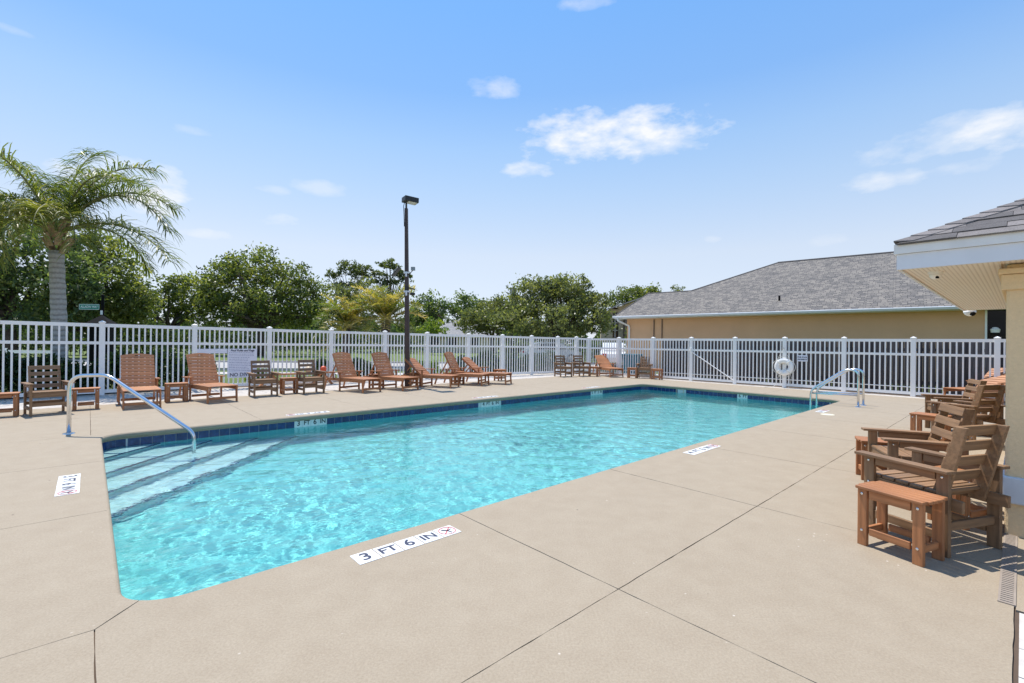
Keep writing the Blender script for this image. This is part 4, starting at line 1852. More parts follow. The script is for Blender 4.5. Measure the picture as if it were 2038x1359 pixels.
for c_i in range(12):
    s0 = c_i * exp_ - .02
    vlim = y1_ - max(0, s0) * su.x                   # hip line at this height
    v = vlim - .015
    while v > vlim - 2.6:
        wd = random.choice((.17, .22, .30, .36))
        a = max(v - wd, vlim - 2.7)
        lift = random.choice((.002, .003, .007))
        p0 = Vector((x0, 0, ZR)) + su * s0
        vs = []
        for sA, zz in ((0, .010 + lift), (exp_ * 1.25, .003 + lift)):
            for yv in (v - .0015, a + .0015):
                yv2 = min(yv, y1_ - (s0 + sA) * su.x)
                vs.append(p0 + su * sA + Vector((0, yv2, 0)) + nf * zz)
        for sA, zz in ((0, .001), (exp_ * 1.25, .001)):
            for yv in (v - .0015, a + .0015):
                yv2 = min(yv, y1_ - (s0 + sA) * su.x)
                vs.append(p0 + su * sA + Vector((0, yv2, 0)) + nf * zz)
        mb = MB()
        mb.add(vs, [(0, 1, 3, 2), (5, 4, 6, 7), (0, 4, 5, 1), (0, 2, 6, 4), (1, 5, 7, 3), (2, 3, 7, 6)])
        mb.build('shingle', random.choice(SHM), roofc)
        v = a
# hip caps
hipd = Vector((1, -1, SL)).normalized()
for k in range(16):
    s0 = k * .145
    q = Vector((x0, y1_, ZR)) + hipd * s0
    mb = MB()
    sl_, sr_ = Vector((1, 0, 0)), Vector((0, -1, 0))
    aL = Vector((1, 0, 0)) * .16 + Vector((0, 0, -.0))
    vs = []
    for (sA, lift) in ((-.01, .026), (.20, .014)):
        c_ = q + hipd * sA
        vs += [c_ + Vector((.125, .0, .0)) + Vector((0, 0, lift - .0)), c_ + Vector((0, 0, lift + .012)), c_ + Vector((0, -.125, 0)) + Vector((0, 0, lift))]
    vs += [v_ - Vector((0, 0, .009)) for v_ in vs]
    mb.add(vs, [(0, 1, 4, 3), (1, 2, 5, 4), (9, 10, 7, 6), (10, 11, 8, 7), (0, 6, 7, 1), (1, 7, 8, 2), (0, 3, 9, 6), (2, 8, 11, 5)])
    mb.build('hip_shingle', SHM[1 if k % 3 else 0], roofc)
# cameras under the soffit
c0 = ONP(1862, 541, P(0, 0, ZSOF), (0, 0, 1))
dm_ = empty('dome_camera', c0, 0, 'white dome camera on the cream soffit corner', 'camera')
mb = MB()
mb.tube([(0, 0, 0), (0, 0, -.018), (0, 0, -.02)], [.052, .052, .046], 24)
mb.build('base', MAT['white'], dm_)
mb = MB()
mb.tube([(0, 0, -.02), (0, 0, -.035), (0, 0, -.052), (0, 0, -.062), (0, 0, -.066)], [.045, .042, .032, .018, .002], 24)
db = mb.build('dome', MAT['white'], dm_, smooth=True)
mb = MB()
mb.box((-.012, -.03, -.050), (.022, .012, .02))
mb.build('lens', MAT['black_metal'], db)
c1 = ONP(1930, 618.5, P(0, 0, ZSOF), (0, 0, 1))
bc = empty('bullet_camera', c1, 0, 'small white camera with black lens at the far soffit edge', 'camera')
mb = MB()
mb.tube([(0, 0, 0), (0, 0, -.03), (0, 0, -.07), (0, 0, -.095)], [.085, .085, .06, .02], 16)
mb.build('housing', MAT['white'], bc, smooth=True)
mb = MB()
mb.tube([(-.01, -.055, -.05), (-.01, -.08, -.065)], .038, 14)
mb.build('lens', MAT['black_metal'], bc)

# ---------------------------------------------------------------- neighbour house behind the right fence
HE = 3.0


def at_z(px, py, z):
    return G(px, py, z)


eL, eR = at_z(1222, 629.5, HE), at_z(1880, 609.5, HE)
ed = (eR - eL)
ed.z = 0
ed.normalize()
en = Vector((-ed.y, ed.x, 0))
if en.y < 0:
    en = -en
house = empty('house', label='long tan stucco house with a grey shingle roof behind the right fence', cat='house')
SLH = .47
pn = (Vector((0, 0, 1)) - en * SLH).normalized()


def onroof(px, py):
    return ONP(px, py, eL, pn)


eEnd = eL + ed * 30
rp = [eL, onroof(1290, 584), onroof(1376, 579), onroof(1548, 523.5)]
r4 = onroof(1783, 501)
rdir = (r4 - rp[3])
rdir = ed * rdir.dot(ed)
zr = (rp[3].z + r4.z) / 2
kz = (zr - HE) / SLH


def front(p):
    """snap a roof point onto the plane at its own height"""
    w_ = (p - eL).dot(en)
    return eL + ed * (p - eL).dot(ed) + en * w_ + Vector((0, 0, SLH * w_))


rp = [front(p) for p in rp]
r_end = front(eL + ed * 30 + en * kz)
rp[3] = front(eL + ed * (rp[3] - eL).dot(ed) + en * kz)
zlow = (rp[1].z + rp[2].z) / 2
wl_ = (zlow - HE) / SLH
rp[1] = front(eL + ed * (rp[1] - eL).dot(ed) + en * wl_)
rp[2] = front(eL + ed * (rp[2] - eL).dot(ed) + en * wl_)


def uvmesh(name, pts, mat, parent, o0, ax, ay):
    me = bpy.data.meshes.new(name)
    me.from_pydata([tuple(p) for p in pts], [], [tuple(range(len(pts)))])
    uvl = me.uv_layers.new(name='UVMap')
    for l in me.loops:
        p = Vector(pts[l.vertex_index]) - o0
        uvl.data[l.index].uv = (p.dot(ax), p.dot(ay))
    me.materials.append(mat)
    return link(name, me, parent)


SHG = shingles('grey_shingle_roof', (.255, .230, .20), (.105, .10, .098), (.045, .042, .04), .24, .13)
upv = (en + Vector((0, 0, SLH))).normalized()
ov = ed * -.0
uvmesh('roof', [eL, eEnd, r_end, rp[3], rp[2], rp[1]], SHG, house, eL, ed, upv)
# back slope and the hip end
bk = [p + en * (2 * (kz - (p - eL).dot(en))) for p in (rp[3], r_end)]
back0 = eL + ed * (rp[3] - eL).dot(ed) + en * kz * 2
back1 = eEnd + en * kz * 2
uvmesh('roof', [rp[3], r_end, back1, back0], SHG, house, eL, -ed, upv)
hipf = eL + en * wl_ * 2
uvmesh('roof', [eL, rp[1], hipf], SHG, house, eL, en, upv)
uvmesh('roof', [rp[1], rp[2], rp[2] + en * wl_ - Vector((0, 0, wl_ * SLH)), hipf], SHG, house, eL, ed, upv)
uvmesh('roof', [rp[2], rp[3], back0, hipf + ed * 2], SHG, house, eL, en, upv)
# ridge cap
mb = MB()
mb.tube([rp[3] + Vector((0, 0, .0)), r_end], .06, 6)
mb.tube([rp[2], rp[3]], .045, 6)
mb.tube([rp[1], rp[2]], .04, 6)
mb.tube([eL, rp[1]], .04, 6)
mb.build('ridge_cap', SHM[2], house)
# walls
WO = .55
w0 = eL + en * WO + ed * .55
w0.z = 0
w1 = eEnd + en * WO
w1.z = 0
wm = Matrix((ed, en, Vector((0, 0, 1)))).transposed().to_4x4()
wm.translation = Vector((eL.x, eL.y, 0))


def hloc(p):
    d = p - Vector((eL.x, eL.y, 0))
    return d.dot(ed), d.dot(en)


# opening on the right, seen under the clubhouse soffit
fpl = eL + en * WO
oa_ = hloc(ONP(1960, 640, fpl, en))[0]
ob_ = oa_ + 2.4
oz1 = ONP(1975, 617, fpl, en).z
mb = MB()
mb.box(((.55 + oa_) / 2, WO + .1, (HE - .13) / 2), (oa_ - .55, .2, HE - .13))
mb.box(((ob_ + 30) / 2, WO + .1, (HE - .13) / 2), (30 - ob_, .2, HE - .13))
mb.box(((oa_ + ob_) / 2, WO + .1, .35), (ob_ - oa_, .2, .7))
if HE - .13 > oz1 + .05:
    mb.box(((oa_ + ob_) / 2, WO + .1, (HE - .13 + oz1) / 2), (ob_ - oa_, .2, HE - .13 - oz1))
mb.box((.65, WO + 4, (HE - .13) / 2), (.2, 7.6, HE - .13))
hw_ = mb.build('wall', MAT['stucco_tan'], house)
hw_.matrix_local = wm
mb = MB()
mb.box(((oa_ + ob_) / 2, WO + .16, (.7 + oz1) / 2), (ob_ - oa_, .02, oz1 - .7))
wn = mb.build('window', MAT['glass'], house)
wn.matrix_local = wm
mb = MB()
mb.box((oa_ + .03, WO - .01, (.7 + oz1) / 2), (.06, .06, oz1 - .7))
mb.box((ob_ - .03, WO - .01, (.7 + oz1) / 2), (.06, .06, oz1 - .7))
mb.build('frame', MAT['white'], wn)
mb = MB()
mb.tube([(oa_ + .28, WO + .05, 2.0), (oa_ + .28, WO + .05, 2.12), (oa_ + .28, WO + .05, 2.2)], [.12, .14, .06], 12)
mb.build('wall_light', MAT['white'], wn)
# soffit, fascia and gutter
mb = MB()
mb.box((15, WO / 2, HE - .14), (30, WO, .015))
so_ = mb.build('soffit', MAT['whitepaint'], house)
so_.matrix_local = wm
mb = MB()
mb.box((15, .012, HE - .075), (30.0, .024, .14))
o = mb.build('fascia', MAT['whitepaint'], house)
o.matrix_local = wm
mb = MB()
pr_ = [(-.005, 0), (-.10, 0), (-.115, -.03), (-.08, -.115), (-.005, -.115)]
vs = [(x, y, HE + z + .0) for x in (-.05, 30) for y, z in pr_]
mb.add(vs, [(0, 1, 2, 3, 4), (9, 8, 7, 6, 5)] + [(i, (i + 1) % 5 + 0, 5 + (i + 1) % 5, 5 + i) for i in range(5)])
o = mb.build('gutter', MAT['fascia'], house)
o.matrix_local = wm
mb = MB()
mb.tube(bezier_path([(.25, -.05, HE - .1), (.25, -.05, HE - .25), (.72, WO - .06, HE - .55), (.72, WO - .06, .1)], .1, 4), .05, 8)
o = mb.build('downspout', MAT['whitepaint'], house)
o.matrix_local = wm
for px in (1302, 1318):
    x = hloc(ONP(px, 650, fpl, en))[0]
    mb = MB()
    mb.box((x, WO - .03, 1.4), (.035, .04, 2.8))
    o = mb.build('conduit', MAT['bronze'], house)
    o.matrix_local = wm
vp = onroof(1551, 598)
mb = MB()
mb.tube([vp - Vector((0, 0, .05)), vp + Vector((0, 0, .24))], .045, 10)
mb.build('vent_pipe', MAT['black_metal'], house)

# ---------------------------------------------------------------- house with arched window, farther back
YB = 41.0
en_ = empty('house', label='beige entry house with an arched window and stone corner beyond the parked cars', cat='house')


def X_(px, Y):
    return (px - 1019) / FPX * Y


zt = AT(1235, 622, YB).z
mb = MB()
xa, xb = X_(1196, YB), X_(1262, YB)
xw0, xw1 = X_(1219, YB), X_(1231, YB)
zsill, zarch = AT(1225, 672, YB).z, AT(1225, 612, YB).z
mb.box(((xa + xw0) / 2, YB + .2, zt / 2), (xw0 - xa, .4, zt))
mb.box(((xw1 + xb) / 2, YB + .2, zt / 2), (xb - xw1, .4, zt))
mb.box(((xw0 + xw1) / 2, YB + .2, zsill / 2), (xw1 - xw0, .4, zsill))
rw = (xw1 - xw0) / 2
zc = zarch - rw
A_ = [((xw0 + xw1) / 2 + rw * math.cos(a), zc + rw * math.sin(a)) for a in np.linspace(0, math.pi, 15)]
top_z = zt + .3
for i in range(14):
    (xx0, z0), (xx1, z1) = A_[i], A_[i + 1]
    vs = [(xx0, y, z0) for y in (YB, YB + .4)] + [(xx1, y, z1) for y in (YB, YB + .4)] + [(xx0, y, top_z) for y in (YB, YB + .4)] + [(xx1, y, top_z) for y in (YB, YB + .4)]
    mb.add(vs, [(0, 2, 6, 4), (1, 5, 7, 3), (0, 1, 3, 2), (4, 6, 7, 5)])
# gable above
gx = X_(1262, YB)
gz = AT(1262, 600, YB).z
mb.add([(xa, YB, zt), (xb, YB, zt), (xb, YB, gz), (xa, YB + .4, zt), (xb, YB + .4, zt), (xb, YB + .4, gz)], [(0, 1, 2), (5, 4, 3), (0, 2, 5, 3)])
mb.build('wall', MAT['stucco_beige'], en_)
mb = MB()
mb.box(((xw0 + xw1) / 2, YB + .3, (zsill + zarch) / 2), (xw1 - xw0 + .1, .04, zarch - zsill + .1))
wn = mb.build('window', MAT['glass'], en_)
mb = MB()
mb.box(((xw0 + xw1) / 2, YB + .26, (zsill + zarch) / 2), (.06, .04, zarch - zsill))
for k in range(1, 4):
    mb.box(((xw0 + xw1) / 2, YB + .26, zsill + (zarch - zsill) * k / 4), (xw1 - xw0, .04, .05))
mb.build('glazing_bars', MAT['white'], wn)
mb = MB()
mb.box((X_(1246, YB), YB - .2, zt / 2 - .1), (.5, .5, zt - .2))
mb.build('stone_pier', MAT['stone'], en_)
mb = MB()
mb.bar((xa - .3, YB - .3, zt + .0), (xb + .3, YB - .3, gz + .22), 1.4, .1)
mb.build('roof', simple('rosy_shingle', (.42, .35, .32), .9, .2, 30), en_)


# ---------------------------------------------------------------- grey roofed house behind the lamp post, another in the trees
def cottage(px0, px1, Y, wall_top, apex_px, apex_y, label, dep=9.0, over=.5):
    h_ = empty('house', label=label, cat='house')
    a, b_ = AT(px0, 690, Y), AT(px1, 690, Y)
    zt_ = AT((px0 + px1) / 2, wall_top, Y).z
    ap = AT(apex_px, apex_y, Y + dep / 2)
    mb_ = MB()
    mb_.prism([(a.x, Y), (b_.x, Y), (b_.x, Y + dep), (a.x, Y + dep)], -.06, zt_)
    mb_.build('wall', MAT['stucco_beige'], h_)
    x0_, x1_, y0_, y1__ = a.x - over, b_.x + over, Y - over, Y + dep + over
    hd_ = (y1__ - y0_) / 2
    r0 = Vector((min(x0_ + hd_, ap.x), (y0_ + y1__) / 2, ap.z))
    r1 = Vector((max(x1_ - hd_, ap.x), (y0_ + y1__) / 2, ap.z))
    c0_, c1_, c2_, c3_ = [Vector(p) for p in ((x0_, y0_, zt_), (x1_, y0_, zt_), (x1_, y1__, zt_), (x0_, y1__, zt_))]
    ax = Vector((1, 0, 0))
    ay = (r0 - Vector((r0.x, y0_, zt_))).normalized()
    uvmesh('roof', [c0_, c1_, r1, r0], SHG2, h_, c0_, ax, ay)
    uvmesh('roof', [c2_, c3_, r0, r1], SHG2, h_, c2_, -ax, ay)
    uvmesh('roof', [c3_, c0_, r0], SHG2, h_, c3_, Vector((0, -1, 0)), ay)
    uvmesh('roof', [c1_, c2_, r1], SHG2, h_, c1_, Vector((0, 1, 0)), ay)
    mb_ = MB()
    mb_.box(((a.x + b_.x) / 2, y0_ - .02, zt_ - .08), (x1_ - x0_, .06, .2))
    mb_.build('fascia', MAT['whitepaint'], h_)
    for f_ in (.15, .4, .7):
        xx = a.x + (b_.x - a.x) * f_
        mb_ = MB()
        mb_.box((xx, Y - .02, 1.35), (1.3, .06, 1.3))
        w_ = mb_.build('window', MAT['glass'], h_)
        mb_ = MB()
        for s in (-1, 1):
            mb_.box((xx + s * .68, Y - .05, 1.35), (.08, .06, 1.44))
            mb_.box((xx, Y - .05, 1.35 + s * .68), (1.28, .06, .08))
        mb_.build('frame', MAT['white'], w_)
    return h_


SHG2 = shingles('pale_grey_shingle_roof', (.33, .32, .31), (.25, .245, .25), (.14, .14, .14), .5, .25)
hs = cottage(842, 985, 62, 668, 940, 630, 'beige house with pale grey hip roof beyond the lawn', 10)
mb = MB()
for px, py in ((868, 652), (906, 650), (912, 649)):
    q = AT(px, py, 61)
    mb.tube([q, q + Vector((0, 0, .5))], .16, 8)
mb.build('roof_vent', MAT['black_metal'], hs)
cottage(395, 520, 66, 676, 450, 662, 'tan house half hidden among the trees behind the rules sign', 9)


# ---------------------------------------------------------------- vehicles behind the fence, bin
def make_car(mat):
    r_ = empty('parked_car')
    prof_ = [(-2.25, .35), (-2.3, .62), (-2.2, .86), (-1.95, .95), (-1.35, 1.42), (-.9, 1.55), (.35, 1.55), (.75, 1.45), (1.35, 1.0), (2.0, .88), (2.28, .68), (2.28, .35)]
    mb_ = MB()
    n_ = len(prof_)
    W_ = .88
    vs = []
    for y, k in ((-W_, 1), (-W_ * .98, 1), (W_ * .98, 1), (W_, 1)):
        for x, z in prof_:
            yy = y * (1 - max(0, z - .95) * .28)
            vs.append((x, yy, z))
    fs = [tuple(range(n_)), tuple(3 * n_ + i for i in range(n_))[::-1]]
    for k in range(3):
        for i in range(n_):
            j = (i + 1) % n_
            fs.append((k * n_ + j, k * n_ + i, (k + 1) * n_ + i, (k + 1) * n_ + j))
    mb_.add(vs, fs)
    body = mb_.build('body', mat, r_, bevel=.05)
    for s in (-1, 1):
        for (p_) in ([(-1.22, 1.02), (-.88, 1.42), (-.3, 1.45), (-.3, 1.02)], [(-.22, 1.02), (-.22, 1.45), (.34, 1.45), (1.05, 1.02)]):
            mb_ = MB()
            vs = []
            for off in (.0, .012):
                for x, z in p_:
                    vs.append((x, s * (W_ * (1 - max(0, z - .95) * .28) + off), z))
            f_ = [(4, 5, 6, 7), (3, 2, 1, 0)] + [(i, (i + 1) % 4, 4 + (i + 1) % 4, 4 + i) for i in range(4)]
            mb_.add(vs, f_)
            mb_.build('window', MAT['glass'], r_)
        for x in (-1.42, 1.42):
            mb_ = MB()
            mb_.tube([(x, s * .70, .33), (x, s * .89, .33)], .33, 20)
            w_ = mb_.build('wheel', MAT['tyre'], r_)
            mb_ = MB()
            mb_.tube([(x, s * .885, .33), (x, s * .90, .33)], .2, 14)
            mb_.build('rim', MAT['steel'], w_)
        mb_ = MB()
        mb_.box((2.2, s * .62, .72), (.16, .34, .14))
        mb_.build('headlight', MAT['lens'], r_)
        mb_ = MB()
        mb_.box((-2.24, s * .68, .80), (.1, .24, .16))
        mb_.build('tail_light', MAT['red'], r_)
    for (xa_, za_, xb_, zb_) in ((.80, 1.42, 1.30, 1.06), (-1.30, 1.38, -1.85, 1.0)):
        mb_ = MB()
        nx = Vector((zb_ - za_, 0, xa_ - xb_))
        nx = nx if nx.z > 0 else -nx
        mb_.bar((xa_, 0, za_ + .02), (xb_, 0, zb_ + .02), 1.36, .02, nx)
        mb_.build('windscreen', MAT['glass'], r_)
    return r_


CARG = 'cars parked beyond the fence corner'
cr = make_car(MAT['carwhite'])
q = AT(1222, 700, 30.5)
cr.location, cr.rotation_euler = (q.x, 30.5, -.06), (0, 0, R(80))
tag(cr, 'white car parked by the arched window house behind the picket fence', 'car', CARG)
cr2 = dup(cr)
q = AT(1095, 690, 36)
cr2.location, cr2.rotation_euler = (q.x, 36, -.06), (0, 0, R(10))
tag(cr2, 'white car parked far back under the round oak tree', 'car', CARG)
q = on_line(1262, P(18.7, 8), P(18.8, -1))
bin_ = empty('bin', (q.x, q.y + .3, -.06), R(-45), 'teal plastic bin standing behind the fence left of the board fence', 'bin')
mb = MB()
mb.add([(-.3, -.28, .05), (.3, -.28, .05), (.3, .28, .05), (-.3, .28, .05), (-.37, -.35, .95), (.37, -.35, .95), (.37, .35, .95), (-.37, .35, .95)],
       [(3, 2, 1, 0), (4, 5, 6, 7), (0, 1, 5, 4), (1, 2, 6, 5), (2, 3, 7, 6), (3, 0, 4, 7)])
mb.build('body', MAT['teal'], bin_, bevel=.03)
mb = MB()
mb.box((0, 0, .98), (.78, .74, .07))
mb.build('lid', MAT['teal'], bin_, bevel=.02)

# ---------------------------------------------------------------- street sign and kiosk, lamp, rail fence
Ys = 19.0
q = AT(204, 640, Ys)
ss = empty('street_sign', (q.x, Ys, -.06), 0, 'green street name sign on a black post above the fence', 'street sign')
ztop = AT(204, 590, Ys).z + .06
mb = MB()
mb.tube([(0, 0, 0), (0, 0, ztop)], .05, 10)
mb.tube([(0, 0, ztop), (0, 0, ztop + .06), (0, 0, ztop + .1)], [.05, .06, .01], 10)
mb.build('post', MAT['black_metal'], ss)
z1, z0 = AT(178, 605, Ys).z + .06, AT(178, 616, Ys).z + .06
x0_, x1_ = X_(157, Ys) - q.x, X_(197, Ys) - q.x
pl = MB()
pl.box(((x0_ + x1_) / 2, 0, (z0 + z1) / 2), (x1_ - x0_, .012, z1 - z0))
pnl = pl.build('panel', MAT['sign_green'], ss)
fb = MB()
for zz in (z0 + .012, z1 - .012):
    fb.box(((x0_ + x1_) / 2, -.008, zz), (x1_ - x0_, .006, .016))
for xx in (x0_ + .008, x1_ - .008):
    fb.box((xx, -.008, (z0 + z1) / 2), (.014, .006, z1 - z0))
fb.build('border', MAT['sign_white'], pnl)
font('ALLADIN WAY', .135, MAT['sign_white'], Matrix.Translation(((x0_ + x1_) / 2, -.008, (z0 + z1) / 2)) @ WALLM, pnl, sx=.78)
mb = MB()
mb.box((0, -.052, AT(204, 622, Ys).z + .06), (.09, .012, .17))
mb.build('sticker', MAT['sign_white'], ss)
Yk = 18.0
q = AT(203, 640, Yk)
ks = empty('mailbox_kiosk', (q.x, Yk, -.06), R(20), 'black hip roofed mailbox kiosk below the street sign', 'mailbox')
zk = AT(203, 645, Yk).z + .06
mb = MB()
mb.box((0, 0, zk * .62), (.62, .5, zk * .7))
mb.build('cabinet', MAT['black_metal'], ks, bevel=.02)
mb = MB()
a = .42
mb.add([(-a, -a, zk - .02), (a, -a, zk - .02), (a, a, zk - .02), (-a, a, zk - .02), (0, 0, zk + .36)], [(0, 1, 4), (1, 2, 4), (2, 3, 4), (3, 0, 4), (3, 2, 1, 0)])
mb.build('roof', MAT['black_metal'], ks)
mb = MB()
mb.box((0, 0, zk * .14), (.2, .2, zk * .28))
mb.build('pedestal', MAT['black_metal'], ks)

Yl = 36.8
q = AT(1019, 640, Yl)
sl = empty('street_lamp', (q.x, Yl, -.06), 0, 'slim street lamp with a flat cap poking out of the round oak', 'street lamp')
zl = AT(1019, 573, Yl).z + .06
mb = MB()
mb.tube([(0, 0, 0), (0, 0, zl - .75)], [.09, .06], 10)
mb.build('post', MAT['darkbox'], sl)
mb = MB()
mb.tube([(0, 0, zl - .75), (0, 0, zl - .6), (0, 0, zl - .12), (0, 0, zl - .05)], [.08, .16, .22, .24], 14)
mb.build('lantern', simple('frosted_lantern', (.5, .5, .52), .4), sl, smooth=True)
mb = MB()
mb.tube([(0, 0, zl - .05), (0, 0, zl), (0, 0, zl + .03)], [.36, .36, .1], 16)
mb.build('cap', MAT['fascia'], sl)

rfn = empty('rail_fence', label='white post and rail fence beyond the hedge at the far left', cat='fence')
qa, qb = AT(-260, 700, 20), AT(112, 700, 20)
z_r = AT(60, 700, 20).z
for zz in (z_r, z_r - .42):
    mb = MB()
    mb.bar((qa.x, 20, zz), (qb.x, 20, zz), .05, .13)
    mb.build('rail', MAT['white'], rfn)
k = 0
x = qb.x
while x > qa.x:
    mb = MB()
    mb.box((x, 20, (z_r + .15) / 2 - .03), (.12, .12, z_r + .2))
    mb.build('post', MAT['white'], rfn)
    x -= 2.2


# ---------------------------------------------------------------- foliage
def leaves(cent, size, rng, flat=0.0):
    """diamond leaves round the given centres"""
    n = len(cent)
    a = rng.normal(size=(n, 3))
    a[:, 2] *= 1 - flat * .6
    a /= np.linalg.norm(a, axis=1)[:, None] + 1e-9
    b = rng.normal(size=(n, 3))
    b -= (b * a).sum(1)[:, None] * a
    b /= np.linalg.norm(b, axis=1)[:, None] + 1e-9
    s = size * rng.uniform(.6, 1.35, n)[:, None]
    V = np.stack([cent - a * s, cent + b * s * .5, cent + a * s, cent - b * s * .5], 1).reshape(-1, 3)
    F = np.arange(4 * n).reshape(n, 4)
    return V, F


LEAFK = .5


def crown_points(ells, ncl, nleaf, csize, rng, hollow=.55, squash=.75):
    """clusters spread through ellipsoids; returns leaf centres, tints, cluster centres"""
    vol = np.array([e[1][0] * e[1][1] * e[1][2] for e in ells]) ** .75
    pick = rng.choice(len(ells), ncl, p=vol / vol.sum())
    cc = np.zeros((ncl, 3))
    for i, k in enumerate(pick):
        c, r_ = ells[k]
        d = rng.normal(size=3)
        d /= np.linalg.norm(d)
        rad = hollow + (1 - hollow) * rng.random() ** .6
        cc[i] = np.array(c) + d * np.array(r_) * rad
    ct = rng.normal(.50, .24, ncl)
    which = np.repeat(np.arange(ncl), max(8, int(nleaf * LEAFK)))
    cs = csize * rng.uniform(.55, 1.4, ncl)
    off = rng.normal(size=(len(which), 3))
    off /= np.linalg.norm(off, axis=1)[:, None]
    off *= (rng.random(len(which)) ** .5)[:, None] * cs[which][:, None]
    off[:, 2] *= squash
    return cc[which] + off, np.clip(ct[which] + rng.normal(0, .16, len(which)), 0, 1), cc


def tree(name, label, Y, ells_px, base_px, leaf, ncl, nleaf, csize, lsize, trunk_r, cat='tree', group=None, seed=1, limbs=16, hollow=.5, squash=.75, depth_k=1.0, bark=None):
    rng = np.random.default_rng(seed)
    base = AT(base_px, 690, Y)
    r_ = empty(name, (base.x, Y, -.06), 0, label, cat, group)
    ells = []
    for (px, py, rx, ry) in ells_px:
        c = AT(px, py, Y)
        s = Y / FPX
        ells.append(((c.x - base.x, (rng.random() - .5) * rx * s * .5, c.z + .06), (rx * s, max(rx, ry) * s * depth_k * .8, ry * s)))
    pts, tint, cc = crown_points(ells, ncl, nleaf, csize, rng, hollow, squash)
    keep = pts[:, 2] > .25
    pts, tint = pts[keep], tint[keep]
    V, F = leaves(pts, lsize, rng)
    fastmesh('crown', V, F, LEAF[leaf], r_, tint=tint)
    mb_ = MB()
    ztop = np.mean([e[0][2] for e in ells])
    xm = float(np.mean([e[0][0] for e in ells])) * .5
    fork = Vector((xm * .4, 0, max(.6, ztop * .45)))
    mb_.tube([(0, 0, -.1), fork * .5 + Vector((.06 * trunk_r, 0, 0)), fork], [trunk_r, trunk_r * .8, trunk_r * .68], 9)
    order = rng.choice(len(cc), min(limbs, len(cc)), replace=False)
    for k in order:
        tgt = Vector(cc[k])
        mid = fork.lerp(tgt, .5) + Vector(rng.normal(size=3) * trunk_r * 1.2) + Vector((0, 0, (tgt - fork).length * .06))
        mb_.tube([fork, fork.lerp(mid, .55) + Vector(rng.normal(size=3) * trunk_r * .4), mid, mid.lerp(tgt, .6), tgt], [trunk_r * .5, trunk_r * .38, trunk_r * .27, trunk_r * .16, trunk_r * .06], 6)
    mb_.build('trunk', bark or MAT['bark'], r_, smooth=True)
    return r_


TGp = 'trees beyond the fence'
tree('oak_tree', 'huge dark green tree filling the left edge behind the palm', 31,
     [(-60, 520, 130, 110), (30, 500, 110, 100), (60, 590, 130, 80), (-100, 610, 130, 80), (130, 560, 70, 90)], 20, 'dark', 420, 120, .85, .14, .45, group=TGp, seed=11, limbs=12)
tree('oak_tree', 'green tree sloping down to the right behind the street sign', 35,
     [(165, 505, 62, 62), (185, 530, 70, 75), (225, 575, 75, 70), (190, 615, 100, 55), (262, 610, 45, 50)], 215, 'oak', 300, 115, .75, .135, .35, group=TGp, seed=12, limbs=14)
tree('oak_tree', 'smaller open branched oak between the sloping tree and the big oak', 44,
     [(330, 590, 50, 42), (375, 600, 45, 40), (305, 625, 45, 30), (365, 565, 30, 22)], 335, 'oak', 130, 90, .75, .15, .28, group=TGp, seed=13, limbs=16)
tree('oak_tree', 'big spreading live oak with visible limbs left of the lamp post', 43,
     [(470, 575, 85, 55), (510, 530, 55, 40), (575, 560, 60, 45), (430, 560, 45, 40), (540, 610, 110, 42), (610, 600, 42, 45), (430, 620, 70, 35), (455, 530, 30, 25)], 520, 'oak', 430, 95, .85, .15, .42, group=TGp, seed=14, limbs=34, hollow=.35)
tree('oak_tree', 'low bluish green tree under the two tall pines', 62,
     [(668, 600, 42, 38), (720, 590, 40, 34), (690, 635, 60, 28)], 690, 'olive', 120, 90, 1.0, .2, .3, group=TGp, seed=15)
tree('oak_tree', 'dark mass of trees right of the lamp post behind the grey roof', 72,
     [(850, 615, 45, 28), (880, 625, 50, 26), (920, 600, 32, 22), (935, 615, 40, 28), (975, 615, 36, 20), (830, 640, 40, 20)], 890, 'dark', 170, 90, 1.1, .22, .35, group=TGp, seed=16, limbs=10)
tree('oak_tree', 'round olive green oak in the middle before the far houses', 36,
     [(1100, 610, 85, 58), (1060, 590, 50, 42), (1140, 590, 52, 42), (1175, 620, 38, 42), (1090, 640, 120, 36), (1185, 600, 25, 28), (1196, 640, 26, 34), (1112, 578, 62, 32)], 1100, 'olive', 440, 105, .62, .115, .32, group=TGp, seed=17, limbs=14)
tree('oak_tree', 'low bushy tree against the left flank of the round oak', 38,
     [(975, 630, 52, 32), (1005, 615, 35, 28), (945, 645, 30, 18)], 980, 'olive', 150, 95, .6, .115, .2, group=TGp, seed=18, limbs=6)
tree('oak_tree', 'tree rising behind the left end of the long grey roof', 58,
     [(1262, 592, 45, 20), (1290, 585, 35, 14), (1235, 605, 28, 20)], 1265, 'oak', 90, 100, .9, .16, .3, group=TGp, seed=19, limbs=12)
tree('oak_tree', 'tip of a small tree peeping over the long grey roof', 55,
     [(1345, 578, 10, 10), (1356, 574, 6, 7)], 1347, 'olive', 16, 30, .45, .12, .1, group=TGp, seed=20, limbs=6)
tree('lime_shrub', 'lime green shrub left of the pale grey hip roof', 52,
     [(868, 648, 28, 16), (850, 655, 22, 12)], 862, 'lime', 45, 70, .6, .13, .1, cat='shrub', seed=21, limbs=4)
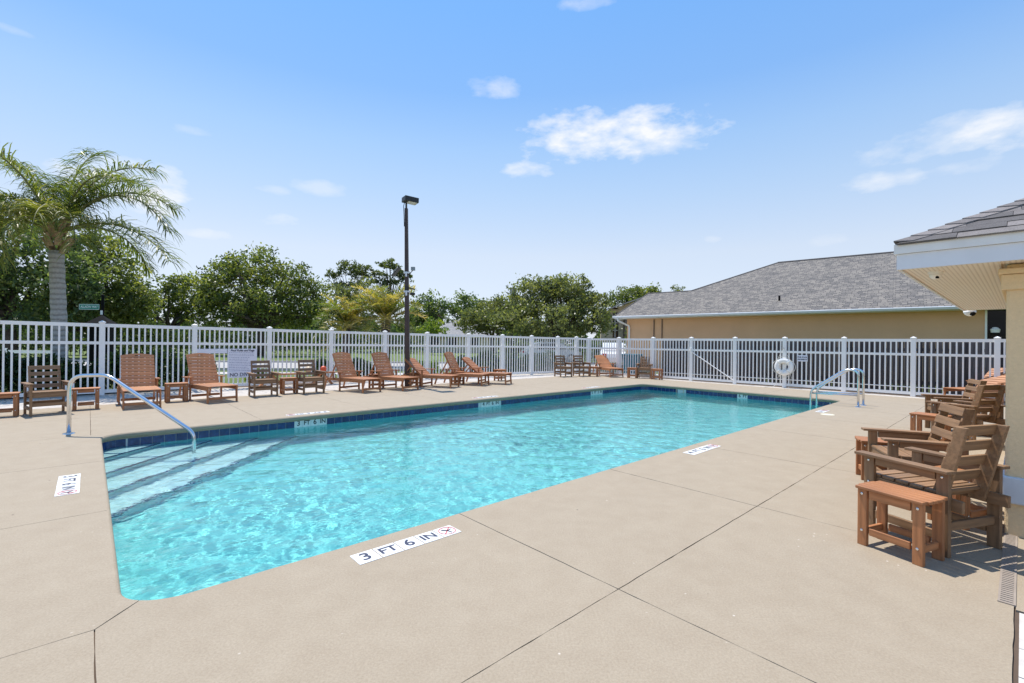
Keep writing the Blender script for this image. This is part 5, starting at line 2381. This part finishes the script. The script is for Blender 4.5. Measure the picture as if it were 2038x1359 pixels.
# pines: open layered heads on thin trunks
for (px, lab, sd, ells, bx) in (
        (690, 'left of the two tall pines with cloud shaped head', 31, [(690, 530, 26, 12), (667, 548, 18, 9), (712, 545, 24, 10), (700, 565, 22, 6), (676, 566, 14, 5), (725, 533, 14, 7)], 702),
        (773, 'right of the two tall pines with cloud shaped head', 32, [(775, 527, 28, 10), (752, 545, 18, 9), (790, 545, 24, 10), (775, 560, 28, 8), (745, 562, 14, 6), (808, 555, 12, 10)], 775)):
    tree('pine_tree', lab, 66, ells, bx, 'pine', 130, 42, .52, .17, .24, group='tall pines behind the palms', seed=sd, limbs=30, hollow=.2, squash=.6)


def hedge(name, label, a, b_, wd, ht, leaf, n, seed, lsize=.05, cat='hedge'):
    rng = np.random.default_rng(seed)
    a, b_ = Vector(a), Vector(b_)
    d = b_ - a
    L = d.length
    r_ = empty(name, a, math.atan2(d.y, d.x), label, cat)
    x = rng.random(n) * L
    y = rng.normal(0, .36, n) * wd
    prof = ht * (.84 + .12 * np.sin(x * 2.1 + seed) + .08 * np.sin(x * 5.3) + .05 * rng.normal(size=n))
    z = prof * np.sqrt(rng.random(n)) * np.clip(1.15 - np.abs(y) / wd * .6, .3, 1)
    t_ = np.clip(.25 + .35 * rng.random(n) + .35 * (np.sin(x * 3.7) * np.cos(z * 5 + x)) * .5 + .25 * (rng.random(n) > .88), 0, 1)
    V, F = leaves(np.stack([x, y, z], 1), lsize, rng)
    fastmesh('foliage', V, F, LEAF[leaf], r_, tint=t_)
    mb_ = MB()
    k = .2
    while k < L:
        mb_.tube([(k, 0, -.1), (k + rng.normal() * .1, rng.normal() * .1, ht * .45), (k + rng.normal() * .2, rng.normal() * .15, ht * .8)], [.022, .015, .006], 5)
        k += .35
    mb_.build('stems', MAT['bark'], r_)['kind'] = 'stuff'
    return r_


hedge('hedge', 'dark clipped hedge close behind the left fence', P(-7, 13.5, -.06), P(2.75, 13.7, -.06), .8, 1.18, 'hedge', 42000, 41)
hedge('hedge', 'dark hedge behind the far end of the left fence', P(11.8, 13.6, -.06), P(17.2, 12.3, -.06), .7, 1.05, 'hedge', 22000, 42)
hedge('shrub', 'lime green low shrub behind the low loungers', P(9.6, 13.5, -.06), P(10.7, 13.45, -.06), .5, .75, 'lime', 3500, 43, .05, 'shrub')
hedge('shrub', 'small green shrub behind the two armchairs at the sign', P(3.6, 13.5, -.06), P(4.4, 13.5, -.06), .4, .55, 'lime', 1500, 44, .05, 'shrub')
hedge('shrub', 'loose dark shrub behind the bench end', P(5.7, 13.6, -.06), P(6.4, 13.6, -.06), .4, .8, 'hedge', 1700, 45, .05, 'shrub')
hedge('shrub', 'loose dark shrub behind the upright loungers left of the lamp', P(7.1, 13.6, -.06), P(8.1, 13.6, -.06), .4, .85, 'hedge', 2200, 46, .05, 'shrub')
hedge('shrub', 'spindly shrub by the arched window house', (X_(1244, 28), 28, -.06), (X_(1244, 28) + .8, 28, -.06), .4, 2.6, 'oak', 900, 47, .07, 'shrub')
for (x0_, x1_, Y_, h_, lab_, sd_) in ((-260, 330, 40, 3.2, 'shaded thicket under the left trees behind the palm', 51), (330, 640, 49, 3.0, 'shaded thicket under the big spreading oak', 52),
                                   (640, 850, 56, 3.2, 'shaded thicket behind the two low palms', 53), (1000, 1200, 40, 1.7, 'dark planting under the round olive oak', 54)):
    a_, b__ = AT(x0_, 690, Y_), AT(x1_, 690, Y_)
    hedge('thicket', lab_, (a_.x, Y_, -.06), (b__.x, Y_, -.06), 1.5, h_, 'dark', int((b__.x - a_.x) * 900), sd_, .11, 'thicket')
# far wood that closes the horizon
rng = np.random.default_rng(77)
n = 60000
az = rng.uniform(R(-64), R(22), n)
rr = rng.uniform(88, 110, n)
hh = 5.0 + 1.6 * np.sin(az * 23) + 1.2 * np.sin(az * 61 + 1) + .8 * np.sin(az * 140)
zz = hh * np.sqrt(rng.random(n))
V, F = leaves(np.stack([np.sin(az) * rr, np.cos(az) * rr, zz], 1), .42, rng)
fw = fastmesh('far_woods', V, F, LEAF['dark'], tint=np.clip(rng.normal(.4, .2, n), 0, 1))
tag(fw, 'far off dark wood closing the horizon', 'woods', kind='stuff')


# ---------------------------------------------------------------- palms
def frond(parent, base, tip_dir, length, droop, nleaf, llen, lw, leaf, rng, hang=.75, mat_r=None, name='frond', tint0=.5):
    """arching rachis with leaflets hanging from both sides"""
    base = Vector(base)
    d = Vector(tip_dir).normalized()
    pts = []
    p = base.copy()
    n = 16
    for i in range(n + 1):
        pts.append(p.copy())
        d = (d + Vector((0, 0, -droop / n * (1 + 1.1 * i / n)))).normalized()
        p = p + d * (length / n)
    mb_ = MB()
    mb_.tube(pts, [.030 * (1 - .85 * i / n) * (length / 2.6) + .004 for i in range(n + 1)], 5)
    fr = mb_.build(name, mat_r, parent, smooth=True)
    V, F, T = [], [], []
    for k in range(nleaf):
        t_ = .16 + .84 * (k + rng.random()) / nleaf
        f_ = t_ * n
        i = min(int(f_), n - 1)
        q = pts[i].lerp(pts[i + 1], f_ - i)
        ax = (pts[i + 1] - pts[i]).normalized()
        side = ax.cross(Vector((0, 0, 1)))
        if side.length < .05:
            side = Vector((1, 0, 0))
        side.normalize()
        upv_ = side.cross(ax)
        for s in (-1, 1):
            ang = rng.normal(.35, .30)
            ld_ = (side * s * math.cos(ang) + upv_ * math.sin(ang) + ax * rng.uniform(.3, .8)).normalized()
            ll = llen * rng.uniform(.75, 1.15) * (1 - .55 * abs(t_ - .45) ** 1.3)
            a0 = q
            a1 = a0 + ld_ * ll * .45
            ld2 = (ld_ + Vector((0, 0, -hang * rng.uniform(.7, 1.3)))).normalized()
            a2 = a1 + ld2 * ll * .35
            ld3 = (ld2 + Vector((0, 0, -hang))).normalized()
            a3 = a2 + ld3 * ll * .3
            wv = ld_.cross(Vector((rng.normal() * .4, rng.normal() * .4, 1)))
            wv = wv.normalized() * lw * .5 if wv.length > .01 else Vector((lw * .5, 0, 0))
            b0 = len(V)
            V += [a0 - wv * .5, a0 + wv * .5, a1 - wv, a1 + wv, a2 - wv * .8, a2 + wv * .8, a3 - wv * .1, a3 + wv * .1]
            F += [(b0, b0 + 1, b0 + 3, b0 + 2), (b0 + 2, b0 + 3, b0 + 5, b0 + 4), (b0 + 4, b0 + 5, b0 + 7, b0 + 6)]
            tv = min(1, max(0, rng.normal(tint0, .16)))
            T += [tv, tv, tv]
    fo = fastmesh('leaflets', [tuple(v_) for v_ in V], F, LEAF[leaf], fr, tint=T)
    return fr


RACH = simple('frond_stalk', (.17, .17, .06), .6, .2)
RACH2 = simple('pale_frond_stalk', (.50, .42, .20), .5, .2)
BOOT = simple('old_frond_base', (.36, .25, .15), .9, .35, 14, bmp=.5)
Yp = 12.9
pb = AT(122, 690, Yp)
qp = empty('queen_palm', (pb.x, Yp, -.06), 0, 'tall queen palm with drooping feathery fronds behind the left fence', 'palm')
ch_ = AT(112, 500, Yp).z + .06
topx = AT(112, 500, Yp).x - pb.x
mb = MB()
npt = 26
pts = []
for i in range(npt):
    f_ = i / (npt - 1)
    pts.append(((topx) * f_ ** 1.3, 0, -.1 + (ch_ + .1) * f_))
mb.tube(pts, [.180 + .010 * math.sin(i * 2.4) - .02 * (i / npt) + (.05 if i == 0 else 0) for i in range(npt)], 22)
mb.build('trunk', MAT['barkpalm'], qp, smooth=True)
rng = np.random.default_rng(5)
for k in range(16):
    a = 2 * math.pi * k / 16 * 2.4
    zz = ch_ - .06 + .035 * k
    lean = .55 - .02 * k
    d0 = Vector((math.cos(a) * lean, math.sin(a) * lean, 1)).normalized()
    b0 = Vector((topx + math.cos(a) * .16, math.sin(a) * .16, zz))
    L_ = rng.uniform(.28, .55)
    mb = MB()
    mb.bar(b0, b0 + d0 * L_, .15, .05, (math.cos(a), math.sin(a), 0))
    mb.build('frond_base', BOOT, qp, bevel=.012)
FR = [  # horizontal heading (deg, 0 = right in the picture, 90 = away), rise, length, droop, tint
    (5, 1.9, 3.6, 1.95, .28), (-8, .40, 3.75, .95, .34), (35, 2.2, 3.2, 1.5, .3), (70, 3.0, 3.2, 1.3, .3), (115, 2.8, 3.3, 1.4, .28), (150, 1.7, 3.1, 1.6, .32),
    (180, 1.3, 3.0, 1.7, .4), (200, 1.8, 2.8, 1.7, .5), (225, 1.25, 2.5, 2.3, .75), (250, 1.5, 2.4, 2.5, .8), (275, 1.1, 2.4, 2.7, .82), (300, 1.6, 2.4, 2.4, .7),
    (325, 1.3, 2.5, 2.2, .55), (345, 2.6, 2.9, 1.5, .4), (240, 3.6, 3.2, 1.5, .5), (100, 4.6, 3.3, 1.1, .3), (20, 3.4, 3.2, 1.4, .3), (60, .9, 2.6, 1.8, .4), (140, 3.0, 3.0, 1.6, .3), (165, 3.4, 3.2, 1.4, .3), (215, .8, 2.6, 2.1, .6)]
for (az_, rise, ln, dr2, tn) in FR:
    a = R(az_)
    frond(qp, (topx + .05 * math.cos(a), .05 * math.sin(a), ch_ + .5), (math.cos(a), math.sin(a), rise), ln * 1.04, dr2 * .96, 100, .68, .027, 'palm', rng, .6, RACH, tint0=tn + .12)

for (px, Yq, py, sc_, lab, sd) in ((690, 27.5, 652, 1.0, 'left of two low yellow green palms behind the fence', 61), (768, 26.5, 640, 1.15, 'taller right one of two yellow green palms by the lamp post', 62)):
    rng = np.random.default_rng(sd)
    q = AT(px, py, Yq)
    r_ = empty('date_palm', (q.x, Yq, -.06), 0, lab, 'palm', 'low yellow green palms')
    hh = q.z + .06
    mb = MB()
    mb.tube([(0, 0, -.1), (0, 0, hh * .6), (0, 0, hh)], [.26, .22, .26], 14)
    mb.build('trunk', MAT['bark'], r_, smooth=True)
    nf_ = 30
    for k in range(nf_):
        a = 2 * math.pi * k * .382
        rise = 3.4 * (1 - k / nf_) ** 1.1 - .1
        frond(r_, (0, 0, hh), (math.cos(a), math.sin(a), rise), 2.3 * sc_ * rng.uniform(.85, 1.1), .75 + .5 * rng.random(), 44, .46 * sc_, .05, 'date', rng, .2, RACH2, tint0=rng.uniform(.1, .95))

# fallen leaves and grit on the pale paving
rng = np.random.default_rng(3)
n = 1400
uu = rng.uniform(-5, 16.5, n)
vv = 12.0 + rng.normal(0, .28, n)
pp_ = np.array([tuple(P(a, b_, .006)) for a, b_ in zip(uu, vv) if b_ < 12.55])
V, F = leaves(pp_, .018, rng)
V[:, 2] = .001 + np.abs(V[:, 2] - .006) * .35
li = fastmesh('leaf_litter', V, F, simple('dry_leaf', (.10, .07, .045), .9, .4))
tag(li, 'scattered dry leaves along the foot of the left fence', 'leaf litter', kind='stuff')

# lettering becomes plain meshes
bpy.context.view_layer.update()
dg = bpy.context.evaluated_depsgraph_get()
for o in [o for o in col.objects if o.type == 'FONT']:
    me = bpy.data.meshes.new_from_object(o.evaluated_get(dg))
    n2 = bpy.data.objects.new('lettering', me)
    col.objects.link(n2)
    n2.parent = o.parent
    n2.matrix_local = o.matrix_local
    bpy.data.objects.remove(o)
